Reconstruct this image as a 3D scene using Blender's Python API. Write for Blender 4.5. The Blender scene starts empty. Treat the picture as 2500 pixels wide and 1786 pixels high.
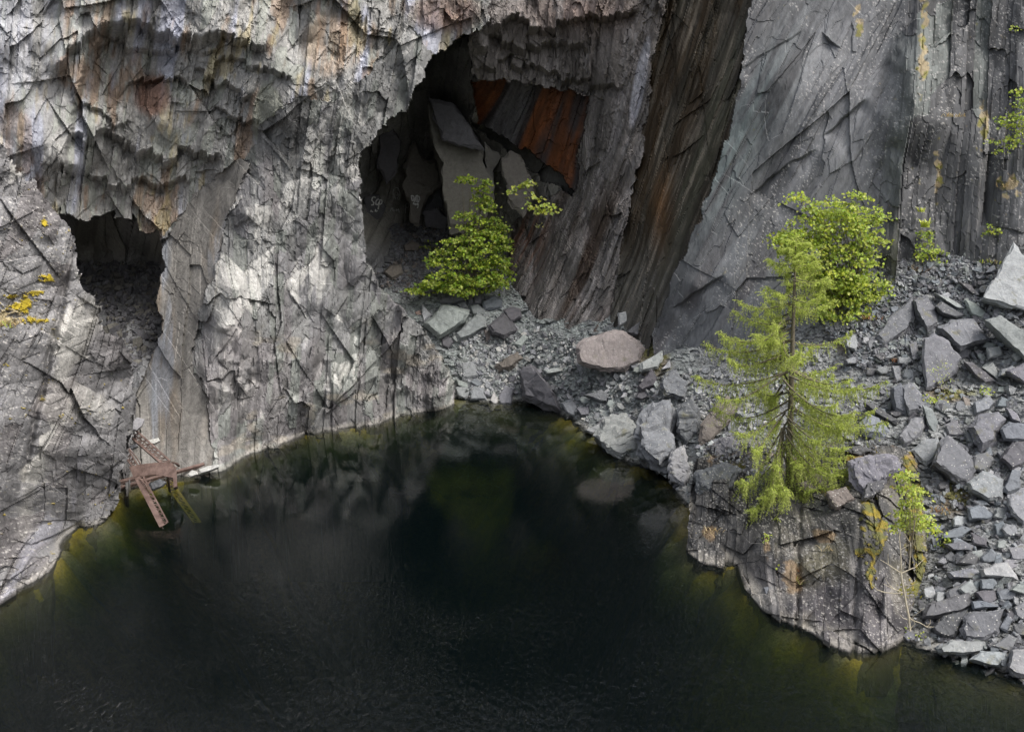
import bpy, bmesh, math, random
import numpy as np
from mathutils import Vector
random.seed(7); RNG = np.random.default_rng(7)
R = math.radians
SC = bpy.context.scene
COL = SC.collection

# ------------------------------------------------------------------ camera, sky, sun, exposure
CH, PITCH, F = 20.0, R(14), 2680.0          # camera height over the water, tilt down, focal length in photo pixels
cam = bpy.data.cameras.new("camera"); cam_o = bpy.data.objects.new("camera", cam); COL.objects.link(cam_o)
cam_o.location = (0, 0, CH); cam_o.rotation_euler = (R(90) - PITCH, 0, 0)
cam.sensor_width = 36; cam.lens = 36 * F / 2500; cam.clip_start = 0.5; cam.clip_end = 2000
SC.camera = cam_o

SUN_EL, SUN_AZ = R(57), R(124)              # azimuth clockwise from +Y: behind the camera, to the right
w = bpy.data.worlds.new("World"); SC.world = w; w.use_nodes = True
nt = w.node_tree; bg = nt.nodes["Background"]
sky = nt.nodes.new("ShaderNodeTexSky"); sky.sky_type = 'NISHITA'; sky.sun_disc = False
sky.sun_elevation = SUN_EL; sky.sun_rotation = SUN_AZ
sky.air_density = 1.0; sky.dust_density = 6.0; sky.ozone_density = 0.6
hs = nt.nodes.new("ShaderNodeHueSaturation"); hs.inputs["Saturation"].default_value = 0.42
nt.links.new(sky.outputs[0], hs.inputs["Color"]); nt.links.new(hs.outputs[0], bg.inputs["Color"])
bg.inputs["Strength"].default_value = 0.15
sl = bpy.data.lights.new("sun", 'SUN'); so = bpy.data.objects.new("sun", sl); COL.objects.link(so)
sl.energy = 1.0; sl.angle = R(18); sl.color = (1.0, 0.96, 0.9)
sd = Vector((math.sin(SUN_AZ) * math.cos(SUN_EL), math.cos(SUN_AZ) * math.cos(SUN_EL), math.sin(SUN_EL)))
so.rotation_euler = sd.to_track_quat('Z', 'Y').to_euler()
SC.view_settings.view_transform = 'Standard'; SC.view_settings.look = 'None'
SC.view_settings.exposure = 0.6; SC.view_settings.gamma = 1
SC.render.engine = 'CYCLES'
SC.cycles.max_bounces = 6; SC.cycles.diffuse_bounces = 3; SC.cycles.glossy_bounces = 3
SC.cycles.transparent_max_bounces = 8; SC.cycles.caustics_reflective = False; SC.cycles.caustics_refractive = False

# ------------------------------------------------------------------ pixels of the photograph <-> points in the place
CP, SP = math.cos(PITCH), math.sin(PITCH)
def at(u, v, Y):
    """the point at forward distance Y that the photograph shows at pixel (u, v)"""
    dx = (np.asarray(u, float) - 1250) / F; dy = (893 - np.asarray(v, float)) / F
    t = Y / (CP + dy * SP)
    return np.stack(np.broadcast_arrays(dx * t, Y + 0 * dx, CH + (-SP + dy * CP) * t), -1)
def atv(u, v, Y): return Vector([float(q) for q in at(u, v, Y)])
def waterY(v):
    dy = (893 - np.asarray(v, float)) / F
    return -CH * (CP + dy * SP) / (-SP + dy * CP)
def c1(P): return [(x * .3818, y * .3818) for x, y in P]
def c2(P): return [(800 + x * .3818, y * .3818) for x, y in P]
def c4(P): return [(x * .3818, 550 + y * .3818) for x, y in P]
def c5(P): return [(800 + x * .3818, 550 + y * .3818) for x, y in P]
def c6(P): return [(1650 + x * .3818, 550 + y * .3818) for x, y in P]
def c7(P): return [(1650 + x * .3818, 1100 + y * .3818) for x, y in P]
def c3(P): return [(1650 + x * .3818, y * .3818) for x, y in P]

# ------------------------------------------------------------------ noise
def _h(ix, iy, seed):
    a = (ix.astype(np.int64) * 374761393 + iy.astype(np.int64) * 668265263 + seed * 2246822519) & 0xFFFFFFFF
    a = ((a ^ (a >> 13)) * 1274126177) & 0xFFFFFFFF
    a = ((a ^ (a >> 16)) * 2654435761) & 0xFFFFFFFF
    return (a ^ (a >> 15)) & 0xFFFFFFFF
def h01(ix, iy, seed): return _h(ix, iy, seed) / 4294967296.0
def vnoise(x, y, seed=0):
    ix = np.floor(x); iy = np.floor(y); fx = x - ix; fy = y - iy
    fx = fx * fx * (3 - 2 * fx); fy = fy * fy * (3 - 2 * fy)
    ix = ix.astype(np.int64); iy = iy.astype(np.int64)
    a = h01(ix, iy, seed); b = h01(ix + 1, iy, seed); c = h01(ix, iy + 1, seed); d = h01(ix + 1, iy + 1, seed)
    return (a + (b - a) * fx) * (1 - fy) + (c + (d - c) * fx) * fy
def fbm(x, y, seed=0, o=4, g=.5):
    s = 0; amp = 1; tot = 0
    for k in range(o):
        s = s + amp * vnoise(x * 2 ** k + 17.3 * k, y * 2 ** k - 9.1 * k, seed + 31 * k); tot += amp; amp *= g
    return s / tot * 2 - 1
def voro(x, y, seed):
    ix = np.floor(x).astype(np.int64); iy = np.floor(y).astype(np.int64)
    d1 = np.full(x.shape, 1e9); d2 = np.full(x.shape, 1e9)
    bi = np.zeros_like(ix); bj = np.zeros_like(iy); ox = np.zeros_like(x); oy = np.zeros_like(x)
    for i in (-1, 0, 1):
        for j in (-1, 0, 1):
            cx = ix + i; cy = iy + j
            px = cx + h01(cx, cy, seed); py = cy + h01(cx, cy, seed + 1)
            dx = x - px; dy = y - py; d = dx * dx + dy * dy
            m = d < d1
            d2 = np.where(m, d1, np.minimum(d2, d))
            d1 = np.where(m, d, d1); bi = np.where(m, cx, bi); bj = np.where(m, cy, bj)
            ox = np.where(m, dx, ox); oy = np.where(m, dy, oy)
    return bi, bj, ox, oy, np.sqrt(d1), np.sqrt(d2)
def facets(s, t, cs, ct, seed, tilt=.5, warp=.12):
    """broken planes: a step and a tilt per cell (in units of the cell width); and a random number per cell"""
    x = s / cs; y = t / ct
    wx = fbm(x * .9, y * .9, seed + 5, 2); wy = fbm(x * .9, y * .9, seed + 6, 2)
    bi, bj, ox, oy, d1, d2 = voro(x + warp * wx, y + warp * wy, seed)
    off = h01(bi, bj, seed + 11) - .5
    gx = (h01(bi, bj, seed + 12) - .5) * 2 * tilt; gy = (h01(bi, bj, seed + 13) - .5) * 2 * tilt
    return off + gx * ox + gy * oy, h01(bi, bj, seed + 14), d2 - d1
def planes(s, t, cs, ct, seed, tilt=.9, bow=.5, top=True):
    """sharp-creased chipped faces: the upper (or lower) envelope of tilted planes, no steps"""
    x = s / cs; y = t / ct
    x = x + .07 * fbm(x * .8, y * .8, seed + 5, 2); y = y + .07 * fbm(x * .8, y * .8, seed + 6, 2)
    ix = np.floor(x).astype(np.int64); iy = np.floor(y).astype(np.int64); best = np.full(x.shape, -1e9); idn = np.zeros_like(x)
    for i in (-1, 0, 1):
        for j in (-1, 0, 1):
            cx = ix + i; cy = iy + j
            dx = x - cx - h01(cx, cy, seed); dy = y - cy - h01(cx, cy, seed + 1)
            h = .6 * h01(cx, cy, seed + 2) + tilt * ((h01(cx, cy, seed + 3) - .5) * 2 * dx + (h01(cx, cy, seed + 4) - .5) * 1.4 * dy) - bow * (dx * dx + dy * dy)
            m = h > best; best = np.where(m, h, best); idn = np.where(m, h01(cx, cy, seed + 7), idn)
    return (best if top else -best) - .5, idn
def blades(s, t, cs, ct, seed, tilt=.5, saw=.6, off=.5):
    """cleaved slate: upright blades of uneven width, each snapped off along slanting cross breaks, lips hanging over"""
    x = s / cs + .18 * fbm(s / cs * .35, t / ct * .3, seed + 1, 2); i = np.floor(x).astype(np.int64); z = np.zeros_like(i)
    i = np.where(x - i < .45 * h01(i, z, seed + 2), i - 1, i); l = x - i - .6
    hh = ct * (.55 + .9 * h01(i, z, seed + 3))
    q = t / hh + 7 * h01(i, z, seed + 4) + (h01(i, z, seed + 5) - .5) * 2.6 * l * cs / ct + .09 * fbm(s / cs * 3, t / ct * 2, seed + 9, 2) + .5 * fbm(s / cs * .5, t / ct * .6, seed + 12, 2)
    c = np.floor(q).astype(np.int64); fr = q - c
    fr = fr * (.4 + .6 * h01(i, c, seed + 10))
    d = saw * (fr - .3) + off * (h01(i, c, seed + 6) - .5) + tilt * (h01(i, c, seed + 7) - .5) * 2 * l
    d = d * (.35 + 1.1 * h01(i, c, seed + 13)) * (.55 + .9 * smooth(-.3, .3, fbm(s / cs * .3, t / ct * .4, seed + 14, 2)))
    return d, h01(i, c, seed + 8), fr
def smooth(a, b, x):
    q = np.clip((x - a) / (b - a), 0, 1); return q * q * (3 - 2 * q)
def mixc(c, col, f):
    f = np.clip(f, 0, 1)[:, None] if np.ndim(f) else f
    return c * (1 - f) + np.asarray(col) * f

class RBF:
    """smooth surface through control points (u, v, value)"""
    def __init__(self, pts, smoothing=0.0):
        p = np.array(pts, float); self.c = p[:, :2] / 500; n = len(p)
        A = np.linalg.norm(self.c[:, None] - self.c[None], axis=2) - smoothing * np.eye(n)
        B = np.concatenate([np.ones((n, 1)), self.c], 1)
        M = np.block([[A, B], [B.T, np.zeros((3, 3))]])
        self.w = np.linalg.solve(M, np.concatenate([p[:, 2], np.zeros(3)])); self.n = n
    def __call__(self, u, v):
        u = np.asarray(u, float) / 500; v = np.asarray(v, float) / 500
        r = self.w[self.n] + self.w[self.n + 1] * u + self.w[self.n + 2] * v
        for (a, b), k in zip(self.c, self.w[:self.n]): r = r + k * np.sqrt((u - a) ** 2 + (v - b) ** 2)
        return r
def inpoly(poly, u, v):
    r = np.zeros(np.shape(u), bool); n = len(poly)
    for i in range(n):
        (x0, y0), (x1, y1) = poly[i], poly[i - 1]
        if y0 == y1: continue
        c = ((y0 > v) != (y1 > v)) & (u < (x1 - x0) * (v - y0) / (y1 - y0) + x0)
        r ^= c
    return r
def blob(u, v, pu, pv, ru, rv): return ((u - pu) / ru) ** 2 + ((v - pv) / rv) ** 2

# ------------------------------------------------------------------ object helpers
def tag(o, label=None, cat=None, group=None, kind=None):
    if label: o['label'] = label
    if cat: o['category'] = cat
    if group: o['group'] = group
    if kind: o['kind'] = kind
    return o
def link(name, me, mat, parent=None):
    o = bpy.data.objects.new(name, me); COL.objects.link(o)
    if mat: me.materials.append(mat)
    if parent: o.parent = parent
    return o
def empty(name, loc=(0, 0, 0)):
    o = bpy.data.objects.new(name, None); COL.objects.link(o); o.location = loc; o.empty_display_size = .3
    return o
def np_mesh(name, V, faces, col=None, smooth_=False):
    """faces: (n,4) or (n,3) array"""
    me = bpy.data.meshes.new(name); V = np.asarray(V, np.float32); faces = np.asarray(faces, np.int32)
    k = faces.shape[1]; n = len(faces)
    me.vertices.add(len(V)); me.vertices.foreach_set("co", V.ravel())
    me.loops.add(n * k); me.loops.foreach_set("vertex_index", faces.ravel())
    me.polygons.add(n); me.polygons.foreach_set("loop_start", np.arange(n, dtype=np.int32) * k)
    me.polygons.foreach_set("use_smooth", np.full(n, smooth_))
    me.update(calc_edges=True)
    if col is not None:
        a = me.attributes.new("Col", 'FLOAT_COLOR', 'POINT')
        c = np.ones((len(V), 4), np.float32); c[:, :col.shape[1]] = col
        a.data.foreach_set("color", c.ravel())
    return me

# ------------------------------------------------------------------ materials
def new_mat(name):
    m = bpy.data.materials.new(name); m.use_nodes = True
    n = m.node_tree.nodes; return m, n, m.node_tree.links, n["Principled BSDF"]
def N(n, t, **kw):
    q = n.new("ShaderNode" + t)
    for k, v in kw.items():
        if k in q.inputs: q.inputs[k].default_value = v
        else: setattr(q, k, v)
    return q
def rock_mat(name, scale=(1.6, 1.6, .5), bump=.5, var=.35, rot=(0, 0, 0), grain=9.0):
    """slate: vertex colour holds the mineral colour (alpha: dryness), streaked noise breaks it up"""
    m, n, l, b = new_mat(name)
    tc = N(n, "TexCoord"); mp = N(n, "Mapping"); mp.inputs["Rotation"].default_value = rot; mp.inputs["Scale"].default_value = scale
    l.new(tc.outputs["Object"], mp.inputs[0])
    n1 = N(n, "TexNoise", Scale=3.0, Detail=9.0, Roughness=.68); l.new(mp.outputs[0], n1.inputs["Vector"])
    n2 = N(n, "TexNoise", Scale=grain, Detail=6.0, Roughness=.75); l.new(mp.outputs[0], n2.inputs["Vector"])
    v = N(n, "TexVoronoi", Scale=2.6, feature='DISTANCE_TO_EDGE'); l.new(mp.outputs[0], v.inputs["Vector"])
    at_ = N(n, "Attribute"); at_.attribute_name = "Col"
    r = N(n, "MapRange"); r.inputs[1].default_value = .3; r.inputs[2].default_value = .7
    r.inputs[3].default_value = 1 - var; r.inputs[4].default_value = 1 + var; l.new(n1.outputs[0], r.inputs[0])
    r2 = N(n, "MapRange"); r2.inputs[1].default_value = .3; r2.inputs[2].default_value = .7
    r2.inputs[3].default_value = 1 - var * .6; r2.inputs[4].default_value = 1 + var * .6; l.new(n2.outputs[0], r2.inputs[0])
    mu = N(n, "Math", operation='MULTIPLY'); l.new(r.outputs[0], mu.inputs[0]); l.new(r2.outputs[0], mu.inputs[1])
    mx = N(n, "VectorMath", operation='SCALE'); l.new(at_.outputs["Color"], mx.inputs[0]); l.new(mu.outputs[0], mx.inputs["Scale"])
    l.new(mx.outputs[0], b.inputs["Base Color"])
    rr = N(n, "MapRange"); rr.inputs[3].default_value = .3; rr.inputs[4].default_value = .85; l.new(at_.outputs["Alpha"], rr.inputs[0])
    l.new(rr.outputs[0], b.inputs["Roughness"]); b.inputs["Specular IOR Level"].default_value = .35
    b1 = N(n, "Bump", Strength=bump, Distance=.12); l.new(n1.outputs[0], b1.inputs["Height"])
    b2 = N(n, "Bump", Strength=bump * .7, Distance=.04); l.new(n2.outputs[0], b2.inputs["Height"]); l.new(b1.outputs[0], b2.inputs["Normal"])
    vm = N(n, "MapRange"); vm.inputs[2].default_value = .06; l.new(v.outputs[0], vm.inputs[0])
    b3 = N(n, "Bump", Strength=bump * .06, Distance=.05); l.new(vm.outputs[0], b3.inputs["Height"]); l.new(b2.outputs[0], b3.inputs["Normal"])
    l.new(b3.outputs[0], b.inputs["Normal"])
    return m
M_ROCK = rock_mat("slate_cliff", scale=(1.6, 1.6, .85), bump=.6, rot=(0, R(12), 0))
M_SLAB = rock_mat("slate_slab", scale=(1.5, 1.5, .45), bump=.4, var=.3, rot=(0, R(24), 0))
M_SCREE = rock_mat("slate_scree", scale=(2, 2, 2), bump=.8, var=.4, grain=7)
M_BLOCK = rock_mat("slate_block", scale=(1.4, 1.4, 1.4), bump=.45, var=.25, grain=8)

# ------------------------------------------------------------------ rock sheets
def axis(lo, hi, f0, f1, fine, coarse):
    a = list(np.arange(lo, f0, coarse)) + list(np.arange(f0, f1, fine)) + list(np.arange(f1, hi + 1, coarse))
    return np.array(a)
def sheet_points(U, V, Yf, shore):
    """points of a sheet; below its waterline it drops steeply under the water"""
    vw = np.interp(U, [q[0] for q in shore], [q[1] for q in shore])
    Vc = np.minimum(V, vw)
    return vw, Vc
def sink(Y, V, vw, k=.3):
    """below the waterline the sheet drops away under the water"""
    return np.where(V > vw, Y - k * (waterY(np.minimum(vw, 2200)) - waterY(np.clip(V, vw, 2200))), Y)
def build_faces(nr, nc):
    i = np.arange(nr - 1)[:, None] * nc + np.arange(nc - 1)[None]
    return np.stack([i, i + nc, i + nc + 1, i + 1], -1).reshape(-1, 4)
def compact(P, C, Fq):
    used = np.unique(Fq); mp = np.full(len(P), -1); mp[used] = np.arange(len(used))
    return P[used], C[used], mp[Fq]
def skirt(P, C, Fq, back, inward=0):
    """close the rim of a masked sheet: its boundary edges run back into the rock"""
    e = np.concatenate([Fq[:, [0, 1]], Fq[:, [1, 2]], Fq[:, [2, 3]], Fq[:, [3, 0]]])
    key = np.sort(e, 1); k = key[:, 0].astype(np.int64) * len(P) + key[:, 1]
    _, inv, cnt = np.unique(k, return_inverse=True, return_counts=True)
    be = e[cnt[inv] == 1]
    bv = np.unique(be); mp = np.full(len(P), -1)
    n0 = len(P); layers = [bv]; Ps = [P]; Cs = [C]; Fs = [Fq]; prev = None
    cen = P.mean(0)
    cur = np.full(len(P), -1); cur[bv] = bv
    for q in range(1, 5):
        d = back * q / 4
        Q = push(P[bv], np.full(len(bv), d))
        jit = fbm(P[bv][:, 2] * .9 + q, d + P[bv][:, 0] * .9, 91 + q, 3)
        Q[:, 0] += (inward or np.sign(cen[0] - Q[:, 0])) * d * .12; Q[:, 1] += jit * .4; Q[:, 2] -= d * .1
        nx = np.full(len(P), -1); nx[bv] = n0 + np.arange(len(bv)); n0 += len(bv)
        Ps.append(Q); Cs.append(C[bv])
        Fs.append(np.stack([cur[be[:, 1]], cur[be[:, 0]], nx[be[:, 0]], nx[be[:, 1]]], -1)); cur = nx
    return np.concatenate(Ps), np.concatenate(Cs), np.concatenate(Fs)
CAMP = np.array([0, 0, CH])
def push(P, d):
    """move points away from (+) or towards (-) the viewpoint's side of the rock by d metres, along the line of sight"""
    r = P - CAMP; r = r / np.linalg.norm(r, axis=-1, keepdims=True)
    return P + r * d[..., None]
def st(P, deg, ys=.45, yt=0.0):
    a = R(deg); s = (P[:, 0] + ys * P[:, 1]); z = P[:, 2] + yt * P[:, 1]
    return s * math.cos(a) - z * math.sin(a), s * math.sin(a) + z * math.cos(a)
def ledge(u, v, line, amp, lip=22, fade=90, seed=0, rough=9):
    """an overhanging lip along a line of the face: the rock above stands proud, the underside cuts back"""
    xs = [q[0] for q in line]; ys = [q[1] for q in line]
    def st_(w, k):
        x = (u + .12 * v) / w + .2 * fbm(u / w * .4, v / 60, seed + k, 2); i = np.floor(x).astype(np.int64); z = np.zeros_like(i)
        i = np.where(x - i < .4 * h01(i, z, seed + k + 1), i - 1, i); return (x - i - .6) * w, h01(i, z, seed + k + 2) - .5, h01(i, z, seed + k + 3) - .5
    l1, a1, b1 = st_(34, 10); l2, a2, b2 = st_(12, 20)
    y = np.interp(u - l1 * .8, xs, ys) + rough * 2.0 * a1 + .9 * b1 * l1 + rough * 1.1 * a2 + 1.2 * b2 * l2
    e = smooth(xs[0] - 6, xs[0] + 30, u) * (1 - smooth(xs[-1] - 30, xs[-1] + 6, u))
    d = v - y
    lip = lip * (.6 + .7 * (a1 + .5))
    below = smooth(0, lip, d) * np.exp(-np.maximum(d - lip, 0) / fade)
    above = -.5 * np.exp(np.minimum(d, 0) / 60) * (d <= 0) - .5 * (d > 0) * (1 - smooth(0, lip, d))
    return amp * e * (below + above)
def waterstain(C, P):
    """pale lime ring along the waterline, with a thin dark wet foot"""
    z = P[:, 2] + .05 * fbm(P[:, 0] * 1.5, P[:, 1] * 1.5, 77, 3)
    C[:, :3] = mixc(C[:, :3], (.36, .34, .30), .45 * (1 - smooth(.12, .38, z)))
    C[:, :3] *= (1 - .7 * (1 - smooth(.0, .1, z)))[:, None]
    C[:, :3] = mixc(C[:, :3], (.11, .092, .025), .9 * (1 - smooth(-.25, .02, z)))
    C[:, 3] = np.minimum(C[:, 3], smooth(-.02, .12, z))
    return C
def speck(s, t, cs, ct, seed, frac):
    s = s + cs * fbm(s / cs, t / ct, seed + 9, 2); bi, bj, ox, oy, d1, d2 = voro(s / cs, t / ct, seed)
    return (d1 < .18 + .25 * h01(bi, bj, seed + 3)) & (h01(bi, bj, seed + 2) < frac)

# ------------------------------------------------------------------ the great cliff with its two caves
POLY = {
 'grey': [(1841,-50),(1950,-700),(3400,-700),(3400,1400),(1560,1400),(1600,800),(1680,595),(1726,489),(1776,328),(1814,168)],
 'dark': [(1841,-50),(1950,-700),(1700,-700),(1640,-50),(1600,100),(1583,267),(1560,400),(1522,588),(1480,840),(1450,1000),(1560,1400),(1560,1000),(1600,800),(1680,595),(1726,489),(1776,328),(1814,168)],
 'rwall': [(1700,-700),(1640,-50),(1600,100),(1583,267),(1560,400),(1522,588),(1480,840),(1450,1000),(1560,1400),(1150,1400),(1200,800),(1240,720),(1245,560),(1310,500),(1373,458),(1403,462),(1430,233),(1258,198),(1163,206),(1140,120),(1144,88),(1197,40),(1180,-50),(1200,-700)],
 'cave': [(888,620),(878,458),(882,386),(922,325),(953,283),(995,265),(1025,199),(1063,130),(1094,111),(1144,88),(1140,120),(1163,206),(1166,302),(1308,382),(1373,458),(1310,500),(1245,560),(1240,720),(1200,800),(1150,1400),(1125,1400),(1112,960),(1075,860),(1000,775),(960,730),(915,690)],
 'orange': [(1150,200),(1258,196),(1345,212),(1434,236),(1424,330),(1405,466),(1308,388),(1166,306)],
 'slot': [(1150,292),(1308,380),(1403,462),(1400,478),(1330,440),(1250,380),(1160,316)],
 'lcave': [(100,519),(134,519),(179,523),(214,538),(244,531),(275,512),(286,535),(317,542),(328,522),(340,561),(359,569),(378,561),(386,584),(397,607),(401,657),(389,718),(389,779),(393,813),(382,848),(351,917),(335,945),(200,1000),(100,800)],
 'butt': [(386,584),(430,530),(520,440),(600,390),(640,300),(720,240),(800,250),(900,180),(1000,60),(1063,130),(1025,199),(995,265),(953,283),(922,325),(882,386),(878,458),(888,620),(915,690),(960,730),(1000,775),(1075,860),(1112,960),(1125,1400),(-700,1400),(-700,1000),(335,945),(351,917),(393,813),(389,718),(401,657),(397,607)],
 'flank': [(397,607),(430,530),(500,450),(590,385),(610,400),(575,470),(545,560),(530,640),(500,730),(480,800),(468,880),(505,960),(512,1060),(520,1120),(440,1400),(300,1400),(340,945),(351,917),(393,813),(389,718),(401,657)],
}
DEPTH = {
 'wall': RBF([(-700,-700,66),(500,-700,68),(1200,-700,72),(-700,0,63),(0,0,64.5),(0,300,64),(0,600,62),(-700,600,57),(150,150,65.5),(180,400,65),(300,40,65.2),(300,150,68.2),(400,300,68.2),(300,400,69),(250,500,70.5),(360,520,69.5),(450,180,68),(220,420,69.5),(450,400,69.2),(600,60,66),(600,200,66.5),(560,350,68.3),(640,330,68),(700,300,66.5),(800,50,67),(850,200,67),(1000,30,68.5),(1000,200,68.5),(950,280,68.5),(880,400,68),(1130,60,70),(1190,20,70.5),
   (600,450,66.5),(660,560,65.5),(620,700,64),(760,600,66),(760,800,65.3),(870,600,67.5),(880,750,67),(960,780,68.3),(1060,840,69.9),(1090,900,70.4),(1117,978,71),(983,1012,67.6),(876,1042,65),(800,1050,64.2),(725,1065,63.2),(611,1100,60.2),(565,1130,57.8),(540,1050,58.2),(530,900,59.5),(500,800,62.2),(560,720,61.6),(505,960,58.8),(545,800,60.0),(600,520,64.6),(640,430,65.6),(458,1157,56.1),(440,1000,59.0),(420,850,63.2),(400,700,66.5),(420,580,69),(480,490,69.2),(540,440,68.8),(360,1000,61),(345,920,64),(330,1100,58),(300,1205,53.5),(100,1205,51),(-700,1205,45)]),
 'lcave': RBF([(120,519,72),(386,560,71),(260,510,76),(200,600,80),(350,620,78.5),(250,700,76),(350,750,73),(300,830,68),(380,830,69),(340,930,62.5),(200,900,66),(120,800,70)]),
 'cave': RBF([(888,620,78),(900,500,89),(890,350,85),(960,330,87),(960,420,90),(1030,480,91),(1090,500,89),(1000,250,83),(1050,220,82),(1100,330,85.5),(1060,300,88),(1120,120,76),(1080,150,79),(1150,200,78),(1150,290,80),(1200,370,84),(1260,430,83),(1330,440,80.5),(1250,520,84),(1180,450,86),(1150,560,86),(950,560,87),(900,640,80),(1000,700,82),(1150,720,81),(1200,800,81),(1000,800,79),(930,720,79),(1120,950,78),(1100,1300,76)]),
 'rwall': RBF([(1200,-700,71),(1650,-700,73),(1197,40,71),(1144,100,72.5),(1250,100,73),(1250,190,74.5),(1350,130,74),(1400,30,71.5),(1430,225,75.3),(1550,100,71.2),(1600,100,71.2),(1500,300,74.0),(1440,400,76.6),(1400,470,78),(1320,510,80),(1260,560,82),(1245,720,79),(1300,700,77.5),(1400,600,75.8),(1500,500,73),(1560,400,72),(1450,750,72.5),(1480,840,70),(1300,800,75),(1200,820,78),(1583,267,71.8),(1450,1000,68),(1200,1000,76),(1240,1300,74)]),
 'orange': RBF([(1163,206,79),(1430,233,77),(1403,462,78.3),(1308,382,80),(1166,302,82)]),
 'dark': RBF([(1841,-50,67),(1950,-700,72),(1700,-700,73),(1640,-50,71.6),(1583,267,72),(1560,400,72.4),(1522,588,72.4),(1480,840,70.2),(1450,1000,68.6),(1560,1000,65),(1600,800,66.2),(1680,595,65.3),(1726,489,65.2),(1776,328,65.8),(1814,168,66.3),(1690,250,69.3),(1600,600,69)]),
 'grey': RBF([(1841,-50,67),(1950,-700,72),(1600,800,66),(1680,595,65),(1726,489,65),(1776,328,65.6),(1900,200,64.5),(2000,50,65.5),(2000,400,63),(1950,650,62),(1850,800,61.5),(1750,850,62.5),(1700,700,63.5),(2150,0,65),(2150,300,62.3),(2180,600,60.6),(2230,400,62.5),(2300,300,61.5),(2400,500,60),(2420,100,63.5),(2500,0,64),(2500,600,58.5),(3400,600,54),(3400,-700,64),(2500,-700,70),(1600,1100,64),(2200,1100,58),(3400,1400,48)]),
}
ZONES = ['wall', 'grey', 'dark', 'rwall', 'butt', 'cave', 'flank', 'orange', 'lcave', 'slot']
ZDEPTH = dict(wall='wall', butt='wall', flank='wall', slot='cave')
SHORE_M = [(-3000,1205),(280,1205),(360,1190),(458,1157),(520,1140),(565,1130),(611,1100),(725,1065),(800,1050),(876,1042),(983,1012),(1067,985),(1117,978),(1180,1300),(4000,1500)]
SHORE_G = [(800,978),(1117,978),(1144,974),(1205,984),(1247,980),(1273,976),(1330,990),(1373,1012),(1396,1027),(1449,1062),(1510,1115),(1560,1135),(1606,1157),(1680,1225),(1700,1245),(2200,1552),(2295,1592),(2375,1612),(2471,1642),(2500,1661),(3400,2150)]

GREEN = np.array([.96, 1.0, .95]); BLUE = np.array([.95, .985, 1.09]); BROWN = np.array([1.16, .98, .80]); WARM = np.array([1.01, 1.0, .965]); PURP = np.array([1.0, .985, 1.02])

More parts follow.
